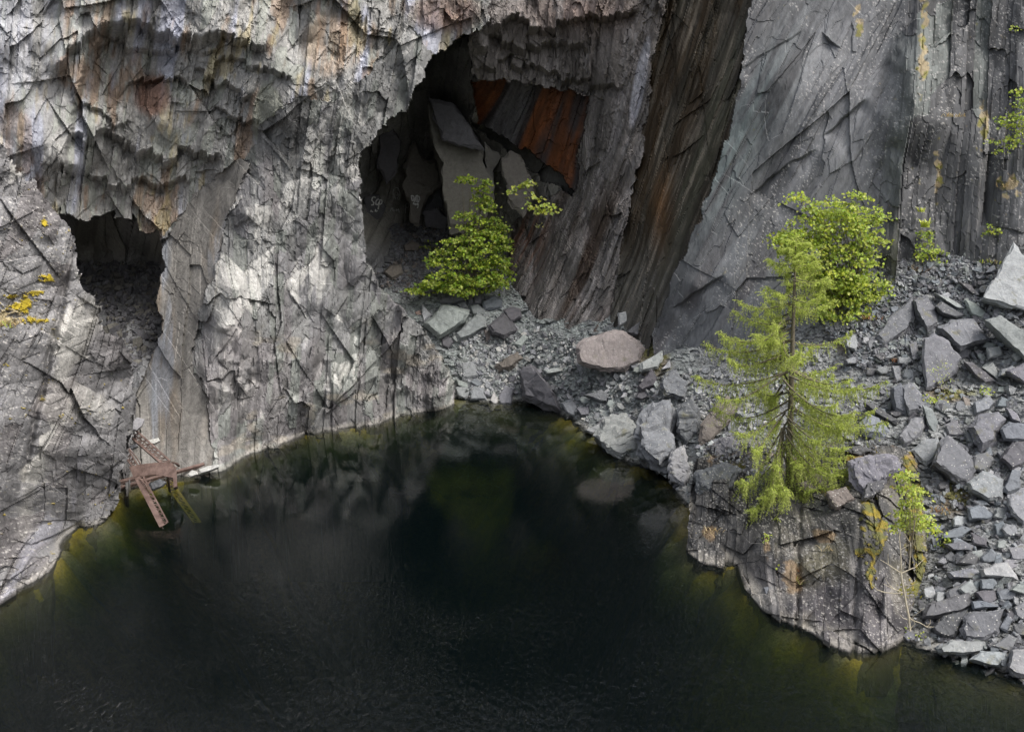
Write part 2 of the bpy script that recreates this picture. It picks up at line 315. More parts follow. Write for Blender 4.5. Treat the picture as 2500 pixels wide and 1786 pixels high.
def zone_rock(zone, P, u, v):
    """displacement (metres, negative = proud) and colour of the rock of one zone"""
    n = len(u)
    C = np.ones((n, 4))
    if zone in ('wall', 'butt', 'flank'):
        s, t = st(P, 10 if zone != 'flank' else 17)
        k = {'wall': 1.0, 'butt': .95, 'flank': .4}[zone]
        br = smooth(-.35, .35, fbm(s * .28, t * .16, 9, 3))                 # shattered here, smooth slabs there
        br = smooth(-.35, .35, fbm(s * .28, t * .16, 9, 3))                 # shattered here, smooth slabs there
        f1b, i1, e1b = facets(s, t, 4.5, 5.0, 2, .7, .1)
        f1, _, _ = blades(s, t, 1.7, 4.2, 11, .5, .45 if zone == 'wall' else .25, .6)
        f2, i2, e2 = blades(s, t, .62, 1.7 if zone == 'wall' else 2.3, 21, .6, .5 if zone == 'wall' else .2, .6)
        f3, i3, e3 = blades(s, t, .24, .9, 31, .6, .4, .6); g2, _ = planes(s, t, 1.1, 2.6, 20, 1.1); g5, _ = planes(s, t, .45, 1.3, 46, 1.2)
        ra, rb = st(P, -30); r1, h1 = planes(ra, rb, 2.0, 2.6, 47, 1.3); ra, rb = st(P, 42); r2, h2 = planes(ra, rb, .8, 1.1, 48, 1.3); r3, h3 = planes(ra, rb, .34, .55, 49, 1.3)
        f4, i4, e4 = facets(s, t, .12, .34, 60, .6, .1)
        d = k * (.95 * f1b + 1.05 * f1 - .65 * g2 - .15 * g5 - .62 * r1 - .3 * r2 - .13 * r3 + (.40 * f2 + .16 * f3) * (.25 + .85 * br) + .06 * f4 * br) + .5 * fbm(s * .2, t * .15, 3, 3) * k
        st1 = fbm(s * 2.2, t * .22, 71, 5, .6); st2 = fbm(s * .8 + 40, t * .12, 72, 4, .6); pt = fbm(s * .3, t * .3, 73, 4)
        if zone == 'wall':
            L = .325 + .09 * st1 + .05 * pt
            c = np.outer(L, WARM)
            c = c * np.where(((i2 < .35) & (st2 > -.3))[:, None], GREEN, 1)
            c = mixc(c, (.40, .415, .49), smooth(.08, .36, st2 + .25 * st1) * .85)             # lilac washes down the face
            c = mixc(c, (.27, .18, .115), smooth(.12, .38, fbm(s * .9 + 9, t * .28, 75, 4, .6) + .2 * (i2 - .5)) * .65)   # iron brown
            c = mixc(c, (.40, .33, .16), smooth(.28, .46, fbm(s * 1.1 - 30, t * .3, 76, 4, .6)) * .5)
            c = mixc(c, (.22, .13, .10), (1 - smooth(.3, 1.0, blob(u, v, 372, 235, 55, 60))) * .8)
            c = mixc(c, (.33, .23, .15), (1 - smooth(.4, 1.1, blob(u, v, 800, 110, 70, 90))) * .6 * smooth(-.3, .1, st1))
            c = mixc(c, (.32, .22, .19), (1 - smooth(.2, 1.0, blob(u, v, 1090, 30, 110, 60))) * .65)
            c = mixc(c, (.30, .31, .26), (1 - smooth(.7, 1.0, blob(u, v, 655, 290, 42, 90))) * .85)
            wl = 1 - smooth(120, 230, u + .25 * v + 40 * pt)
            c = mixc(c, (.36, .37, .42), .55 * wl * smooth(-.3, .3, st1))
            c *= ((.86 + .28 * i3) * (.85 + .3 * h2) * (.86 + .28 * h1))[:, None]
        else:
            L = .225 + .075 * st1 + .04 * pt
            c = np.outer(L, (.99, 1.0, .99))
            if zone == 'flank':
                c = np.outer(.19 + .06 * st1 + .05 * fbm(s * 5, t * .3, 79, 4), (1.04, 1.0, .93))
                c = mixc(c, (.22, .17, .12), smooth(.0, .4, st2) * .5); c = mixc(c, (.30, .33, .38), smooth(.22, .45, fbm(s * 1.6, t * .16, 78, 4)) * .6)
                c *= (.9 + .2 * i3)[:, None]
            else:
                c = c * np.where((i2 < .3)[:, None], GREEN, 1) * np.where((i2 > .75)[:, None], PURP, 1)
                bo = np.exp(-blob(u, v, 620, 540, 75, 130)) + np.exp(-blob(u, v, 800, 330, 110, 110)) + .8 * np.exp(-blob(u, v, 560, 720, 60, 160)) + .7 * np.exp(-blob(u, v, 540, 1000, 70, 80)) + .5 * np.exp(-blob(u, v, 880, 500, 40, 200)) + .5 * np.exp(-blob(u, v, 770, 680, 90, 90))
                c = mixc(c, (.37, .365, .345), smooth(.56, .74, .36 * np.clip(bo, 0, 1.0) + .42 * h2 + .24 * h1 + .1 * i3 + .3 * st1) * .7)     # pale fresh breaks
                c = mixc(c, (.17, .155, .155), smooth(.15, .5, .35 * smooth(760, 900, v) + .5 * (i2 - .5) + .4 * st2) * .55)
                c = mixc(c, (.33, .30, .25), smooth(.3, .5, fbm(s * .5, t * 1.2, 83, 4)) * smooth(740, 860, v) * .6)
                c *= ((.84 + .32 * i3) * (.72 + .56 * h2) * (.8 + .4 * h1))[:, None]
        C[:, :3] = c
    elif zone in ('cave', 'lcave', 'slot'):
        s, t = st(P, 14, .0 if zone == 'cave' else .45, 0.0 if zone == 'cave' else .5)
        f1, i1, e1 = facets(s, t, 3.2, 7, 101, .7); f2, i2, e2 = facets(s, t, 1.1, 2.6, 102, .6); f3, i3, e3 = facets(s, t, .4, .9, 103, .6)
        g1, j1 = planes(s, t, 2.4, 6, 106, 1.3); b2_, j2, _ = blades(s, t, .9, 2.6, 107, .6, .4, .6)
        fl = smooth(560, 640, v) if zone == 'cave' else smooth(600, 680, v)
        d = (1.3 * f1 - 1.5 * g1 + .5 * b2_) * (1 - .8 * fl) + .4 * f2 + .2 * f3 * (.4 + fl) + .4 * fbm(s * .3, t * .3, 104, 3)
        c = np.outer(.25 + .08 * fbm(s * 2, t * .3, 105, 4) + .03 * (i2 - .5), (1.0, .99, .93))
        c = mixc(c, (.26, .25, .215), smooth(.4, .6, .5 * i1 + .5 * j1) * .85 * (1 - fl))
        c = mixc(c, (.15, .155, .165), fl * .8)
        if zone == 'cave':
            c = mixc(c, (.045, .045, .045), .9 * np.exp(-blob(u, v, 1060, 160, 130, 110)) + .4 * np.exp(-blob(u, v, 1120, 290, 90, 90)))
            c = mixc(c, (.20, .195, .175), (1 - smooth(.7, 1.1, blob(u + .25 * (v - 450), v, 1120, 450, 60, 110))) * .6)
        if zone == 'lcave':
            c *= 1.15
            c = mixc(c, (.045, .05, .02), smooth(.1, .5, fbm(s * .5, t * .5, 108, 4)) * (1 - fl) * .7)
        if zone == 'slot': d = d * .3 + 1.2; c *= .5  # cut back, and colour halved to paint in the shade under the ledge
        C[:, :3] = c * (.8 + .4 * i3)[:, None]; C[:, 3] = .6
    elif zone == 'orange':
        s, t = st(P, 6)
        f2, i2, e2 = blades(s, t, .9, 3.0, 121, .4, .3, .5); f3, i3, e3 = blades(s, t, .25, .8, 122, .5, .3, .5)
        d = .4 * f2 + .14 * f3
        b1 = fbm(s * .62, t * .03, 123, 2) + .25 * fbm(s * 2.5, t * .1, 124, 4)
        c = np.outer(np.full(n, 1.), (.055, .048, .05))
        c = mixc(c, (.20, .066, .02), smooth(.04, .34, b1 + .3 * fbm(s * 1.5, t * .3, 127, 4)) * .9); c = mixc(c, (.20, .20, .21), smooth(.14, .3, -b1 + .15 * fbm(s * 6, t * .2, 125, 3)) * .7)
        C[:, :3] = c * (.65 + .5 * (fbm(s * 6, t * .5, 126, 4) + .5))[:, None] * (.8 + .4 * i3)[:, None]; C[:, 3] = .35
    elif zone == 'rwall':
        s, t = st(P, 22, -.5); s = s + .55 * fbm(s * .22, t * .12, 139, 3) + .12 * fbm(s * 1.2, t * .6, 138, 3)
        up = 1 - smooth(120, 330, v)
        f1, i1, e1 = blades(s, t, 2.0, 6.5, 141, .6, .35, .6); g2, i2 = planes(s, t, 1.0, 3.2, 142, 1.1); f2, i2, e2 = blades(s, t, .65, 3.4, 152, .6, .35, .5); f3, i3, e3 = blades(s, t, .25, 1.4, 143, .6, .3, .5); f4, i4, e4 = facets(s, t, .13, .4, 144, .5)
        ra, rb = st(P, -28, -.5); rr_, h_ = planes(ra, rb, 1.5, 2.2, 172, 1.2); d = -.55 * rr_ + .9 * f1 - .55 * g2 + .45 * f2 * (.7 + .5 * up) + .2 * f3 + .07 * f4 + .4 * fbm(s * .2, t * .15, 145, 3)
        st1 = fbm(s * 2.4, t * .2, 147, 5, .6); st2 = fbm(s * .9, t * .12, 148, 4, .6)
        c = np.outer(.15 + .07 * st1 + .08 * (i2 - .5), (1.04, .98, .94))
        c = mixc(c, (.24, .22, .21), up * (.75 + .5 * st1)); c = mixc(c, (.30, .22, .19), np.exp(-blob(u, v, 1420, 30, 130, 50)) * .6 * up)
        c = mixc(c, (.30, .285, .285), smooth(.1, .4, st2 + .4 * (i3 - .5)) * .65)
        c = mixc(c, (.05, .028, .016), smooth(-.05, .3, fbm(s * .55, t * .1, 149, 3)) * smooth(380, 560, v) * .75)
        c = mixc(c, (.22, .08, .03), np.exp(-blob(u, v, 1290, 570, 40, 90)) * smooth(-.1, .3, st1) * .7)
        c = mixc(c, (.42, .42, .46), (1 - smooth(.5, 1.0, blob(u - .19 * (200 - v), v, 1562, 200, 17, 125))) * .95)      # pale plate
        c = mixc(c, (.27, .24, .22), np.exp(-blob(u, v, 1530, 480, 45, 150)) * smooth(-.3, .2, st1) * .6)
        C[:, :3] = c * (.8 + .4 * i3)[:, None] ; C[:, 3] = .45
    elif zone == 'dark':
        s, t = st(P, 20, -.8); s = s + .7 * fbm(s * .2, t * .1, 159, 3) + .15 * fbm(s * 1.1, t * .5, 158, 3)
        f1, i1, e1 = facets(s, t, 3.5, 14, 161, .25); f3, i3, e3 = facets(s, t, .5, 3.5, 163, .3)
        V_ = v; g2, i2 = planes(s, t, 1.4, 7, 168, .8); f2, i2, _ = blades(s, t, .9, 6, 169, .5, .3, .5); f4, i4, _ = blades(s, t, .3, 2.2, 170, .5, .2, .5); ra, rb = st(P, -25, -.8); rr_, h_ = planes(ra, rb, 2.2, 2.6, 171, 1.2); d = -.5 * rr_ + .5 * f1 - .35 * g2 + .28 * f2 + .09 * f4 + .12 * f3 + .08 * fbm(s * 3, t * .5, 164, 4)
        st1 = fbm(s * 3.4, t * .14, 165, 5, .65); st2 = fbm(s * .7, t * .08, 166, 4, .6)
        c = np.outer(.042 + .045 * st1, (1.12, 1.0, .76)); c = mixc(c, (.055, .037, .02), smooth(-.1, .25, st2) * .8 * (1 - smooth(500, 700, V_)))
        c = mixc(c, (.07, .072, .05), smooth(.1, .35, -st2) * .6)
        c = mixc(c, (.10, .10, .095), smooth(450, 760, v + .2 * (u - 1550)) * (.55 + st1)); c = mixc(c, (.20, .175, .14), smooth(.22, .42, st1 + .3 * fbm(s * 9, t * 1.2, 167, 3)) * .6)
        c = mixc(c, (.12, .06, .022), np.exp(-blob(u, v, 1615, 520, 25, 90)) * .7)
        C[:, :3] = c * ((.75 + .5 * i2) * (.8 + .4 * i4))[:, None]; C[:, 3] = .4
    else:                                                     # grey slab and the jointed columns to its right
        col = smooth(2130, 2230, u + .12 * (v - 300) + 30 * fbm(u / 90, v / 90, 180, 3))
        s, t = st(P, 26, -.15); s2, t2 = st(P, 4, -.15)
        f1, i1, e1 = facets(s, t, 5.5, 9, 181, .25); f2, i2, e2 = facets(s, t, 1.6, 4.5, 182, .22); f3, i3, e3 = facets(s, t, .45, 1.6, 183, .3)
        pg, _ = planes(s, t, 2.6, 5.0, 193, .8); b6, j6, _ = blades(s, t, 1.2, 4.0, 194, .4, .2, .5); dg = .5 * f1 - .42 * pg + .13 * f2 + .08 * f3 + .2 * b6 * smooth(-.2, .3, fbm(s * .3, t * .2, 202, 3)) + .10 * fbm(s * 1.5, t * .5, 184, 4)
        k1, j1, _ = blades(s2, t2, 2.8, 13, 185, .9, -.2, .8); k2, j2, _ = blades(s2, t2, 1.1, 4.5, 186, .7, .1, .5); k3, j3, _ = blades(s2, t2, .3, 1.0, 187, .6, .2, .5); kp, _ = planes(s2, t2, 1.2, 3.5, 188, 1.1)
        dk = 2.3 * k1 + .6 * k2 + .14 * k3 - .9 * kp
        d = dg * (1 - col) + dk * col
        for (x0, y0), (x1, y1), a in [((1830,475),(1925,395),.35),((1925,395),(1990,365),.3),((2010,330),(2110,240),.4),((2010,80),(2050,115),.5),((1640,750),(1760,670),.5),((1800,170),(1960,70),.15)]:
            L = math.hypot(x1 - x0, y1 - y0); ax, ay = (x1 - x0) / L, (y1 - y0) / L
            p = (u - x0) * ax + (v - y0) * ay; q = -(u - x0) * ay + (v - y0) * ax + 5 * fbm(p / 30, 0 * p, 189, 3)
            d += a * np.exp(-np.maximum(q, 0) / 45) * (q > 0) * smooth(-10, 25, p) * (1 - smooth(L - 25, L + 10, p)) * np.minimum(1, q / 5)
        st1 = fbm(s * 2.6, t * .25, 190, 5, .62); st2 = fbm(s * .5, t * .12, 191, 4); pt = fbm(s * .25, t * .25, 192, 3)
        c = np.outer(.132 + .05 * st1 + .04 * pt, (.97, 1.0, 1.06)) * (.8 + .4 * i2)[:, None]
        c = mixc(c, (.24, .245, .255), (np.exp(-blob(u, v, 2010, 220, 170, 190)) * .75) * smooth(-.4, .2, st1))
        c = mixc(c, (.15, .185, .185), np.exp(-blob(u + .5 * (v - 350), v, 1790, 350, 70, 230)) * .8 * smooth(-.45, .15, st1))
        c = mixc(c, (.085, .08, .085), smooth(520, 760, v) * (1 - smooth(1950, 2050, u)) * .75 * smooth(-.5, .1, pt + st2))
        c = mixc(c, (.19, .205, .22), smooth(.1, .35, st2) * smooth(460, 600, v) * .6)
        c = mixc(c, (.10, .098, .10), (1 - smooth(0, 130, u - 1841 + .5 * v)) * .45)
        ck = np.outer(.108 + .035 * st1 + .04 * (j2 - .5), (.98, 1.0, 1.05)); ck = mixc(ck, (.19, .21, .20), (j2 > .72) * .7)
        c = c * (1 - col[:, None]) + ck * col[:, None]
        fl = speck(s, t, .075, .12, 195, .26) & (fbm(s * .8, t * .3, 196, 4) > .0 - .1 * col)
        c = mixc(c, (.42, .41, .40), fl * .8)
        drip = smooth(.2, .42, fbm(s2 * 2.2, t2 * .16, 197, 4, .6)) * (np.exp(-blob(u, v, 2330, 440, 60, 190)) + np.exp(-blob(u, v, 2190, 560, 40, 140)) + .6 * np.exp(-blob(u, v, 1900, 430, 110, 60)) + .5 * np.exp(-blob(u, v, 1700, 830, 40, 50)))
        c = mixc(c, (.48, .46, .44), np.clip(drip, 0, 1) * .7)
        mo = np.exp(-blob(u + .0 * v, v, 2100, 45, 16, 55)) + np.exp(-blob(u, v, 2258, 20, 14, 60)) + np.exp(-blob(u, v, 2255, 150, 16, 70)) + np.exp(-blob(u, v, 2400, 310, 16, 60)) + np.exp(-blob(u, v, 2470, 450, 30, 30)) + np.exp(-blob(u, v, 2290, 430, 14, 90))
        mm = smooth(.5, .7, .85 * np.clip(mo, 0, 1) + .8 * fbm(s * 3.5, t * 2.5, 198, 4))
        c = mixc(c, np.where((fbm(s * 3, t * 3, 199, 3) > .05)[:, None], (.24, .22, .05), (.40, .32, .19)), mm * .85)
        c *= (1 - .3 * col * (1 - smooth(0, .6, j3)))[:, None]
        C[:, :3] = c; C[:, 3] = .75
    return d, C

def great_cliff():
    us = axis(-700, 3400, -200, 2680, 2.3, 40); vs = axis(-330, 1420, -40, 1180, 2.3, 30)
    U, V = np.meshgrid(us, vs); nr, nc = U.shape; U = U.ravel(); V = V.ravel()
    ju = U + 13 * fbm(U / 38, V / 38, 501, 4) + 5 * facets(U, V, 14, 22, 502, .4)[0]
    jv = V + 11 * fbm(U / 34, V / 34, 503, 4) + 8 * facets(U, V, 16, 20, 504, .4)[0]
    lab = np.zeros(len(U), int)
    for k, z in enumerate(ZONES[1:], 1): lab[inpoly(POLY[z], ju, jv)] = k
    vw, Vc = sheet_points(U, V, None, SHORE_M)
    Y = np.zeros(len(U))
    for k, z in enumerate(ZONES):
        m = lab == k
        Y[m] = DEPTH[ZDEPTH.get(z, z)](U[m], Vc[m])
    under = np.maximum(V - vw, 0); Y = sink(Y, V, vw)
    P = at(U, V, Y)
    D = np.zeros(len(U)); C = np.ones((len(U), 4))
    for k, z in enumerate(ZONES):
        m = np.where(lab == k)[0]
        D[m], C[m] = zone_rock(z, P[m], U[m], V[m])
    # the named overhangs of the upper left face
    wl = (lab == 0)
    for i, (line, a, lip, fade) in enumerate([
        ([(115,160),(190,95),(235,55),(280,42),(350,58),(385,72),(470,78),(512,62),(560,85),(610,112),(660,100)], 1.3, 40, 60),
        ([(215,140),(270,95),(360,118),(470,110),(590,150),(690,165),(720,190)], .7, 20, 60),
        ([(305,215),(340,192),(400,184),(440,195),(470,212)], .9, 12, 60),
        ([(470,168),(520,190),(560,212),(620,236)], 1.1, 22, 60),
        ([(160,322),(205,330),(260,312),(300,336),(350,352),(412,384),(432,350),(480,372),(545,384)], 1.3, 30, 50),
        ([(140,400),(205,425),(282,455),(340,432),(400,442),(470,430)], 1.0, 26, 60),
        ([(170,250),(230,262),(280,290),(330,300)], .5, 14, 40),
        ([(520,265),(600,300),(640,285)], .7, 16, 50)]):
        m = np.where(wl | (lab == 4))[0]
        D[m] += ledge(U[m], V[m], line, a * .8, lip * .8, fade, 600 + 7 * i)
    m = np.where(wl)[0]                                         # the corner left of the arch stands proud
    xs = np.interp(V[m], [40, 180, 340, 500], [270, 196, 168, 138]) + 8 * fbm(V[m] / 20, V[m] * 0, 650, 3)
    D[m] -= 1.1 * (1 - smooth(-6, 10, U[m] - xs)) * smooth(30, 110, V[m])
    for i, (line, a, lip, fade) in enumerate([
        ([(1180,60),(1240,40),(1330,60),(1420,45),(1500,30),(1560,25)], 1.4, 24, 60),
        ([(1150,110),(1210,85),(1280,110),(1360,100),(1440,110)], 1.2, 24, 50),
        ([(1160,170),(1230,150),(1330,165),(1440,200),(1520,210)], .9, 18, 40)]):
        m = np.where(lab == 3)[0]
        D[m] += ledge(U[m], V[m], line, a * .7, lip * .8, fade, 700 + 7 * i)
    for i, (line, a, lip, fade) in enumerate([                   # shelves of the buttress foot
        ([(700,960),(800,940),(900,900),(1000,925),(1090,940)], -.9, 26, 60),
        ([(480,860),(560,868),(640,866),(720,850),(840,846)], -.7, 22, 60),
        ([(500,930),(560,925),(640,930)], -.8, 18, 60)]):
        m = np.where(lab == 4)[0]
        D[m] += ledge(U[m], V[m], line, a, lip, fade, 740 + 7 * i)
    D *= 1 - .8 * smooth(0, 40, under)
    P = push(P, D)
    C = waterstain(C, P)
    Fq = build_faces(nr, nc); fl = lab[Fq[:, 0]]
    Fq = Fq[~(V[Fq[:, 0]] > 1390)]; fl = lab[Fq[:, 0]]
    names = {'wall': ('overhang_cliff', 'tall pale streaked slate cliff with hanging ledges at the upper left', M_ROCK),
             'butt': ('buttress_cliff', 'pale broken slate buttress between the two caves, standing in the pool', M_ROCK),
             'cave': ('large_cave', 'dark large cave with slabby back wall and rubble floor', M_ROCK),
             'lcave': ('small_cave', 'small black cave mouth above the rusty wreck', M_ROCK),
             'rwall': ('cave_side_cliff', 'dark brown streaked rock forming the roof and right side of the large cave', M_ROCK),
             'orange': ('stained_rock_face', 'orange and black striped rock face inside the large cave', M_ROCK),
             'dark': ('dark_slab_cliff', 'smooth dark brown damp slab leaning beside the cave', M_SLAB),
             'grey': ('grey_slab_cliff', 'broad grey slate slab with white flecks and jointed columns at the right', M_SLAB)}
    merge = {'flank': 'butt', 'slot': 'orange'}
    for z, (nm, lb, mt) in names.items():
        ids = [k for k, q in enumerate(ZONES) if merge.get(q, q) == z]
        f = Fq[np.isin(fl, ids)]
        a, b, c = compact(P, C, f)
        tag(link(nm, np_mesh(nm, a, c, b), mt), lb, 'cliff', kind='structure')
great_cliff()

# ------------------------------------------------------------------ near promontory at the lower left
PR_EDGE = [(-700,-50),(-300,180),(0,335),(30,392),(62,432),(95,455),(128,508),(152,530),(176,562),(184,618),(196,676),(206,704),(222,716),(244,740),(250,800),(262,815),(296,826),(306,845),(318,852),(328,880),(332,905),(326,955),(337,975),(334,1010),(318,1040),(322,1060),(306,1130),(292,1160),(286,1215),(276,1260),(262,1270),(240,1300)]
PR_SHORE = [(-2000,2600),(-700,2000),(0,1460),(70,1418),(122,1390),(150,1345),(178,1318),(191,1288),(252,1281),(263,1258),(277,1252),(400,1240)]
PR_D = RBF([(0,340,48),(-700,0,46),(-700,900,36),(-700,2000,29),(0,600,46.5),(0,900,44),(0,1200,42.3),(0,1460,41.1),(70,1418,42.7),(141,1378,44.3),(146,1330,46.6),(191,1288,48.6),(252,1281,49),(277,1252,50.4),(100,480,49),(170,570,50),(100,700,48),(200,720,50.2),(100,950,46),(110,1100,45),(250,850,50.6),(180,1000,47.8),(320,900,52),(330,1000,51.6),(290,1150,50.8),(220,1150,48.8)])
def promontory():
    us = axis(-700, 380, -260, 350, 2.3, 40); vs = axis(-60, 2060, 320, 1480, 2.3, 30)
    U, V = np.meshgrid(us, vs); nr, nc = U.shape; U = U.ravel(); V = V.ravel()
    poly = PR_EDGE + [(230,1480), (100,2300), (-900,2300), (-900,-50)]
    ju = U + 5 * fbm(U / 22, V / 22, 801, 4) + 13 * facets(U, V, 16, 34, 802, .3)[0] + 5 * facets(U, V, 7, 11, 805, .3)[0]; jv = V + 5 * fbm(U / 20, V / 20, 803, 4) + 14 * facets(U, V, 18, 26, 804, .3)[0]
    ins = inpoly(poly, ju, jv)
    vw, Vc = sheet_points(U, V, None, PR_SHORE)
    under = np.maximum(V - vw, 0)
    Y = sink(PR_D(U, Vc), V, vw)
    P = at(U, V, Y); s, t = st(P, 10, .1, .35)
    f1, i1, e1 = blades(s, t, 1.6, 5.0, 811, .6, -.3, .7); g2, _ = planes(s, t, .9, 2.6, 812, 1.1); f2, i2, e2 = blades(s, t, .55, 2.6, 817, .7, .15, .5); f3, i3, e3 = blades(s, t, .22, 1.0, 813, .6, .2, .5); g5, _ = planes(s, t, .45, 1.2, 818, 1.2)
    ra, rb = st(P, -28, .1, .35); r1, h1 = planes(ra, rb, 1.6, 2.6, 819, 1.3); ra, rb = st(P, 40, .1, .35); r2, h2 = planes(ra, rb, .7, 1.1, 820, 1.3); r3, h3 = planes(ra, rb, .3, .5, 830, 1.3); f4, i4, e4 = facets(s, t, .11, .3, 814, .5)
    d = 1.15 * f1 - .7 * g2 - .22 * g5 - .7 * r1 - .36 * r2 - .13 * r3 + .45 * f2 + .18 * f3 + .05 * f4
    # a deep leaning joint splits it from top to bottom
    xj = np.interp(V, [620, 750, 950, 1150, 1300], [175, 150, 105, 62, 20]) + 6 * fbm(V / 25, V * 0, 816, 3)
    d += .4 * np.exp(-((U - xj) / 9) ** 2) * (1 - smooth(1150, 1250, V)) + .8 * (1 - smooth(-8, 8, U - xj)) * smooth(600, 760, V) * (1 - smooth(1050, 1250, V)) - .4
    d *= 1 - .8 * smooth(0, 30, under)
    st1 = fbm(s * 2.4, t * .25, 821, 5, .6); pt = fbm(s * .4, t * .3, 822, 4)
    c = np.outer(.22 + .055 * st1 + .04 * pt, (1.0, .985, 1.0))
    pale = np.exp(-blob(U + .25 * (V - 900), V, 165, 900, 60, 230)) + .8 * np.exp(-blob(U, V, 60, 1250, 40, 160)) + .7 * np.exp(-blob(U, V, 250, 1000, 60, 70)) + .6 * np.exp(-blob(U, V, 250, 780, 40, 60)) + .5 * np.exp(-blob(U, V, 20, 420, 80, 60)) + .6 * np.exp(-blob(U, V, 260, 1220, 20, 60))
    c = mixc(c, (.38, .37, .345), smooth(.56, .82, .6 * np.clip(pale, 0, 1.1) + .34 * h2 + .24 * h1 + .2 * st1) * .9)
    c = mixc(c, (.16, .145, .145), smooth(.55, .8, i2 + .3 * pt) * .6)
    c = mixc(c, (.42, .42, .48), smooth(.2, .42, fbm(s * 1.6, t * .15, 823, 4)) * smooth(900, 1200, V) * .5)
    fl = speck(s, t, .07, .09, 824, .2) & (U < 170)
    c = mixc(c, (.55, .53, .5), fl * .8)
    mo = np.exp(-blob(U, V, 108, 545, 9, 18)) + np.exp(-blob(U + .9 * (V - 680), V, 115, 680, 22, 16)) + np.exp(-blob(U, V, 95, 715, 26, 8)) + np.exp(-blob(U + .8 * (V - 740), V, 62, 745, 26, 26)) + np.exp(-blob(U, V, 25, 725, 20, 6)) + np.exp(-blob(U, V, 5, 775, 60, 30)) + np.exp(-blob(U, V, 90, 782, 30, 8)) + np.exp(-blob(U, V, 300, 995, 5, 5))
    nz = fbm(s * 4.5, t * 4, 825, 5, .65)
    mm = smooth(.46, .66, .75 * np.clip(mo, 0, 1) + .6 * nz + .55 * fbm(s * 13, t * 12, 831, 3))
    straw = np.exp(-blob(U, V, 0, 775, 55, 28))
    c = c * ((.84 + .32 * i3) * (.72 + .56 * h2) * (.8 + .4 * h1))[:, None]
    c = mixc(c, np.where((straw + .5 * fbm(s * 5, t * 5, 826, 3) > .45)[:, None], (.46, .38, .22), (.50, .38, .015)), mm * .92)
    C = np.concatenate([c, np.full((len(U), 1), .8)], 1)
    P = push(P, d - .12 * mm); C = waterstain(C, P)
    Fq = build_faces(nr, nc); Fq = Fq[ins[Fq].all(1)]
    P, C, Fq = compact(P, C, Fq); P, C, Fq = skirt(P, C, Fq, 9, -1)
    tag(link('promontory', np_mesh('promontory', P, Fq, C), M_ROCK), 'stepped grey slate promontory with yellow lichen at the lower left', 'cliff', kind='structure')
promontory()

# ------------------------------------------------------------------ scree slopes
G_D = RBF([(800,974,71),(1117,974,71.4),(1144,974,71),(1205,984,70.2),(1273,974,71),(1373,1012,67.6),(1449,1062,63.2),(1510,1115,59),(1606,1157,56.1),(1690,1235,51.4),(1800,1300,48.3),(2000,1430,42.3),(2204,1552,37.9),(2295,1592,36.7),(2375,1612,36.1),(2500,1661,34.6),(3400,2150,25),
   (1100,870,73.6),(1080,760,76.5),(960,720,77.5),(900,690,79),(1180,740,77),(950,640,82),(1100,640,81),(900,560,87),(1000,560,88),(1150,560,87),(880,520,90),(1300,830,73.3),(1250,900,72.3),(1400,830,71),(1400,930,68.8),(1500,850,68.5),(1480,960,66),(1560,900,65.6),(1560,1020,62.2),(1640,950,61),(1640,1060,58),
   (1720,900,61.5),(1760,1000,57.8),(1720,1100,54.5),(1850,850,60.8),(1900,950,57.2),(1850,1080,52),(2000,760,60.2),(2050,900,56.5),(2050,1050,50.8),(2100,680,60.4),(2200,660,60),(2250,800,57),(2250,1000,51),(2300,1200,46),(2300,1400,41),(2400,650,59),(2400,900,53),(2400,1150,46.5),(2400,1400,40),(2500,590,58.5),(2500,900,51.5),(2500,1200,44.5),(2500,1450,38.5),(2150,1250,46.5),(1980,1180,50),(3400,590,54),(3400,1300,38)])
def G_depth(u, v):
    u = np.asarray(u, float); v = np.asarray(v, float)
    return G_D(u, np.minimum(v, np.interp(u, [q[0] for q in SHORE_G], [q[1] for q in SHORE_G])))
G_POLY = [(880,505),(960,540),(1060,560),(1200,560),(1260,700),(1300,770),(1420,790),(1500,770),(1580,780),(1640,830),(1760,850),(1900,800),(2050,680),(2130,650),(2200,630),(2280,600),(2420,600),(2480,520),(3400,420),(3400,2400),(700,2400),(700,900),(880,700)]
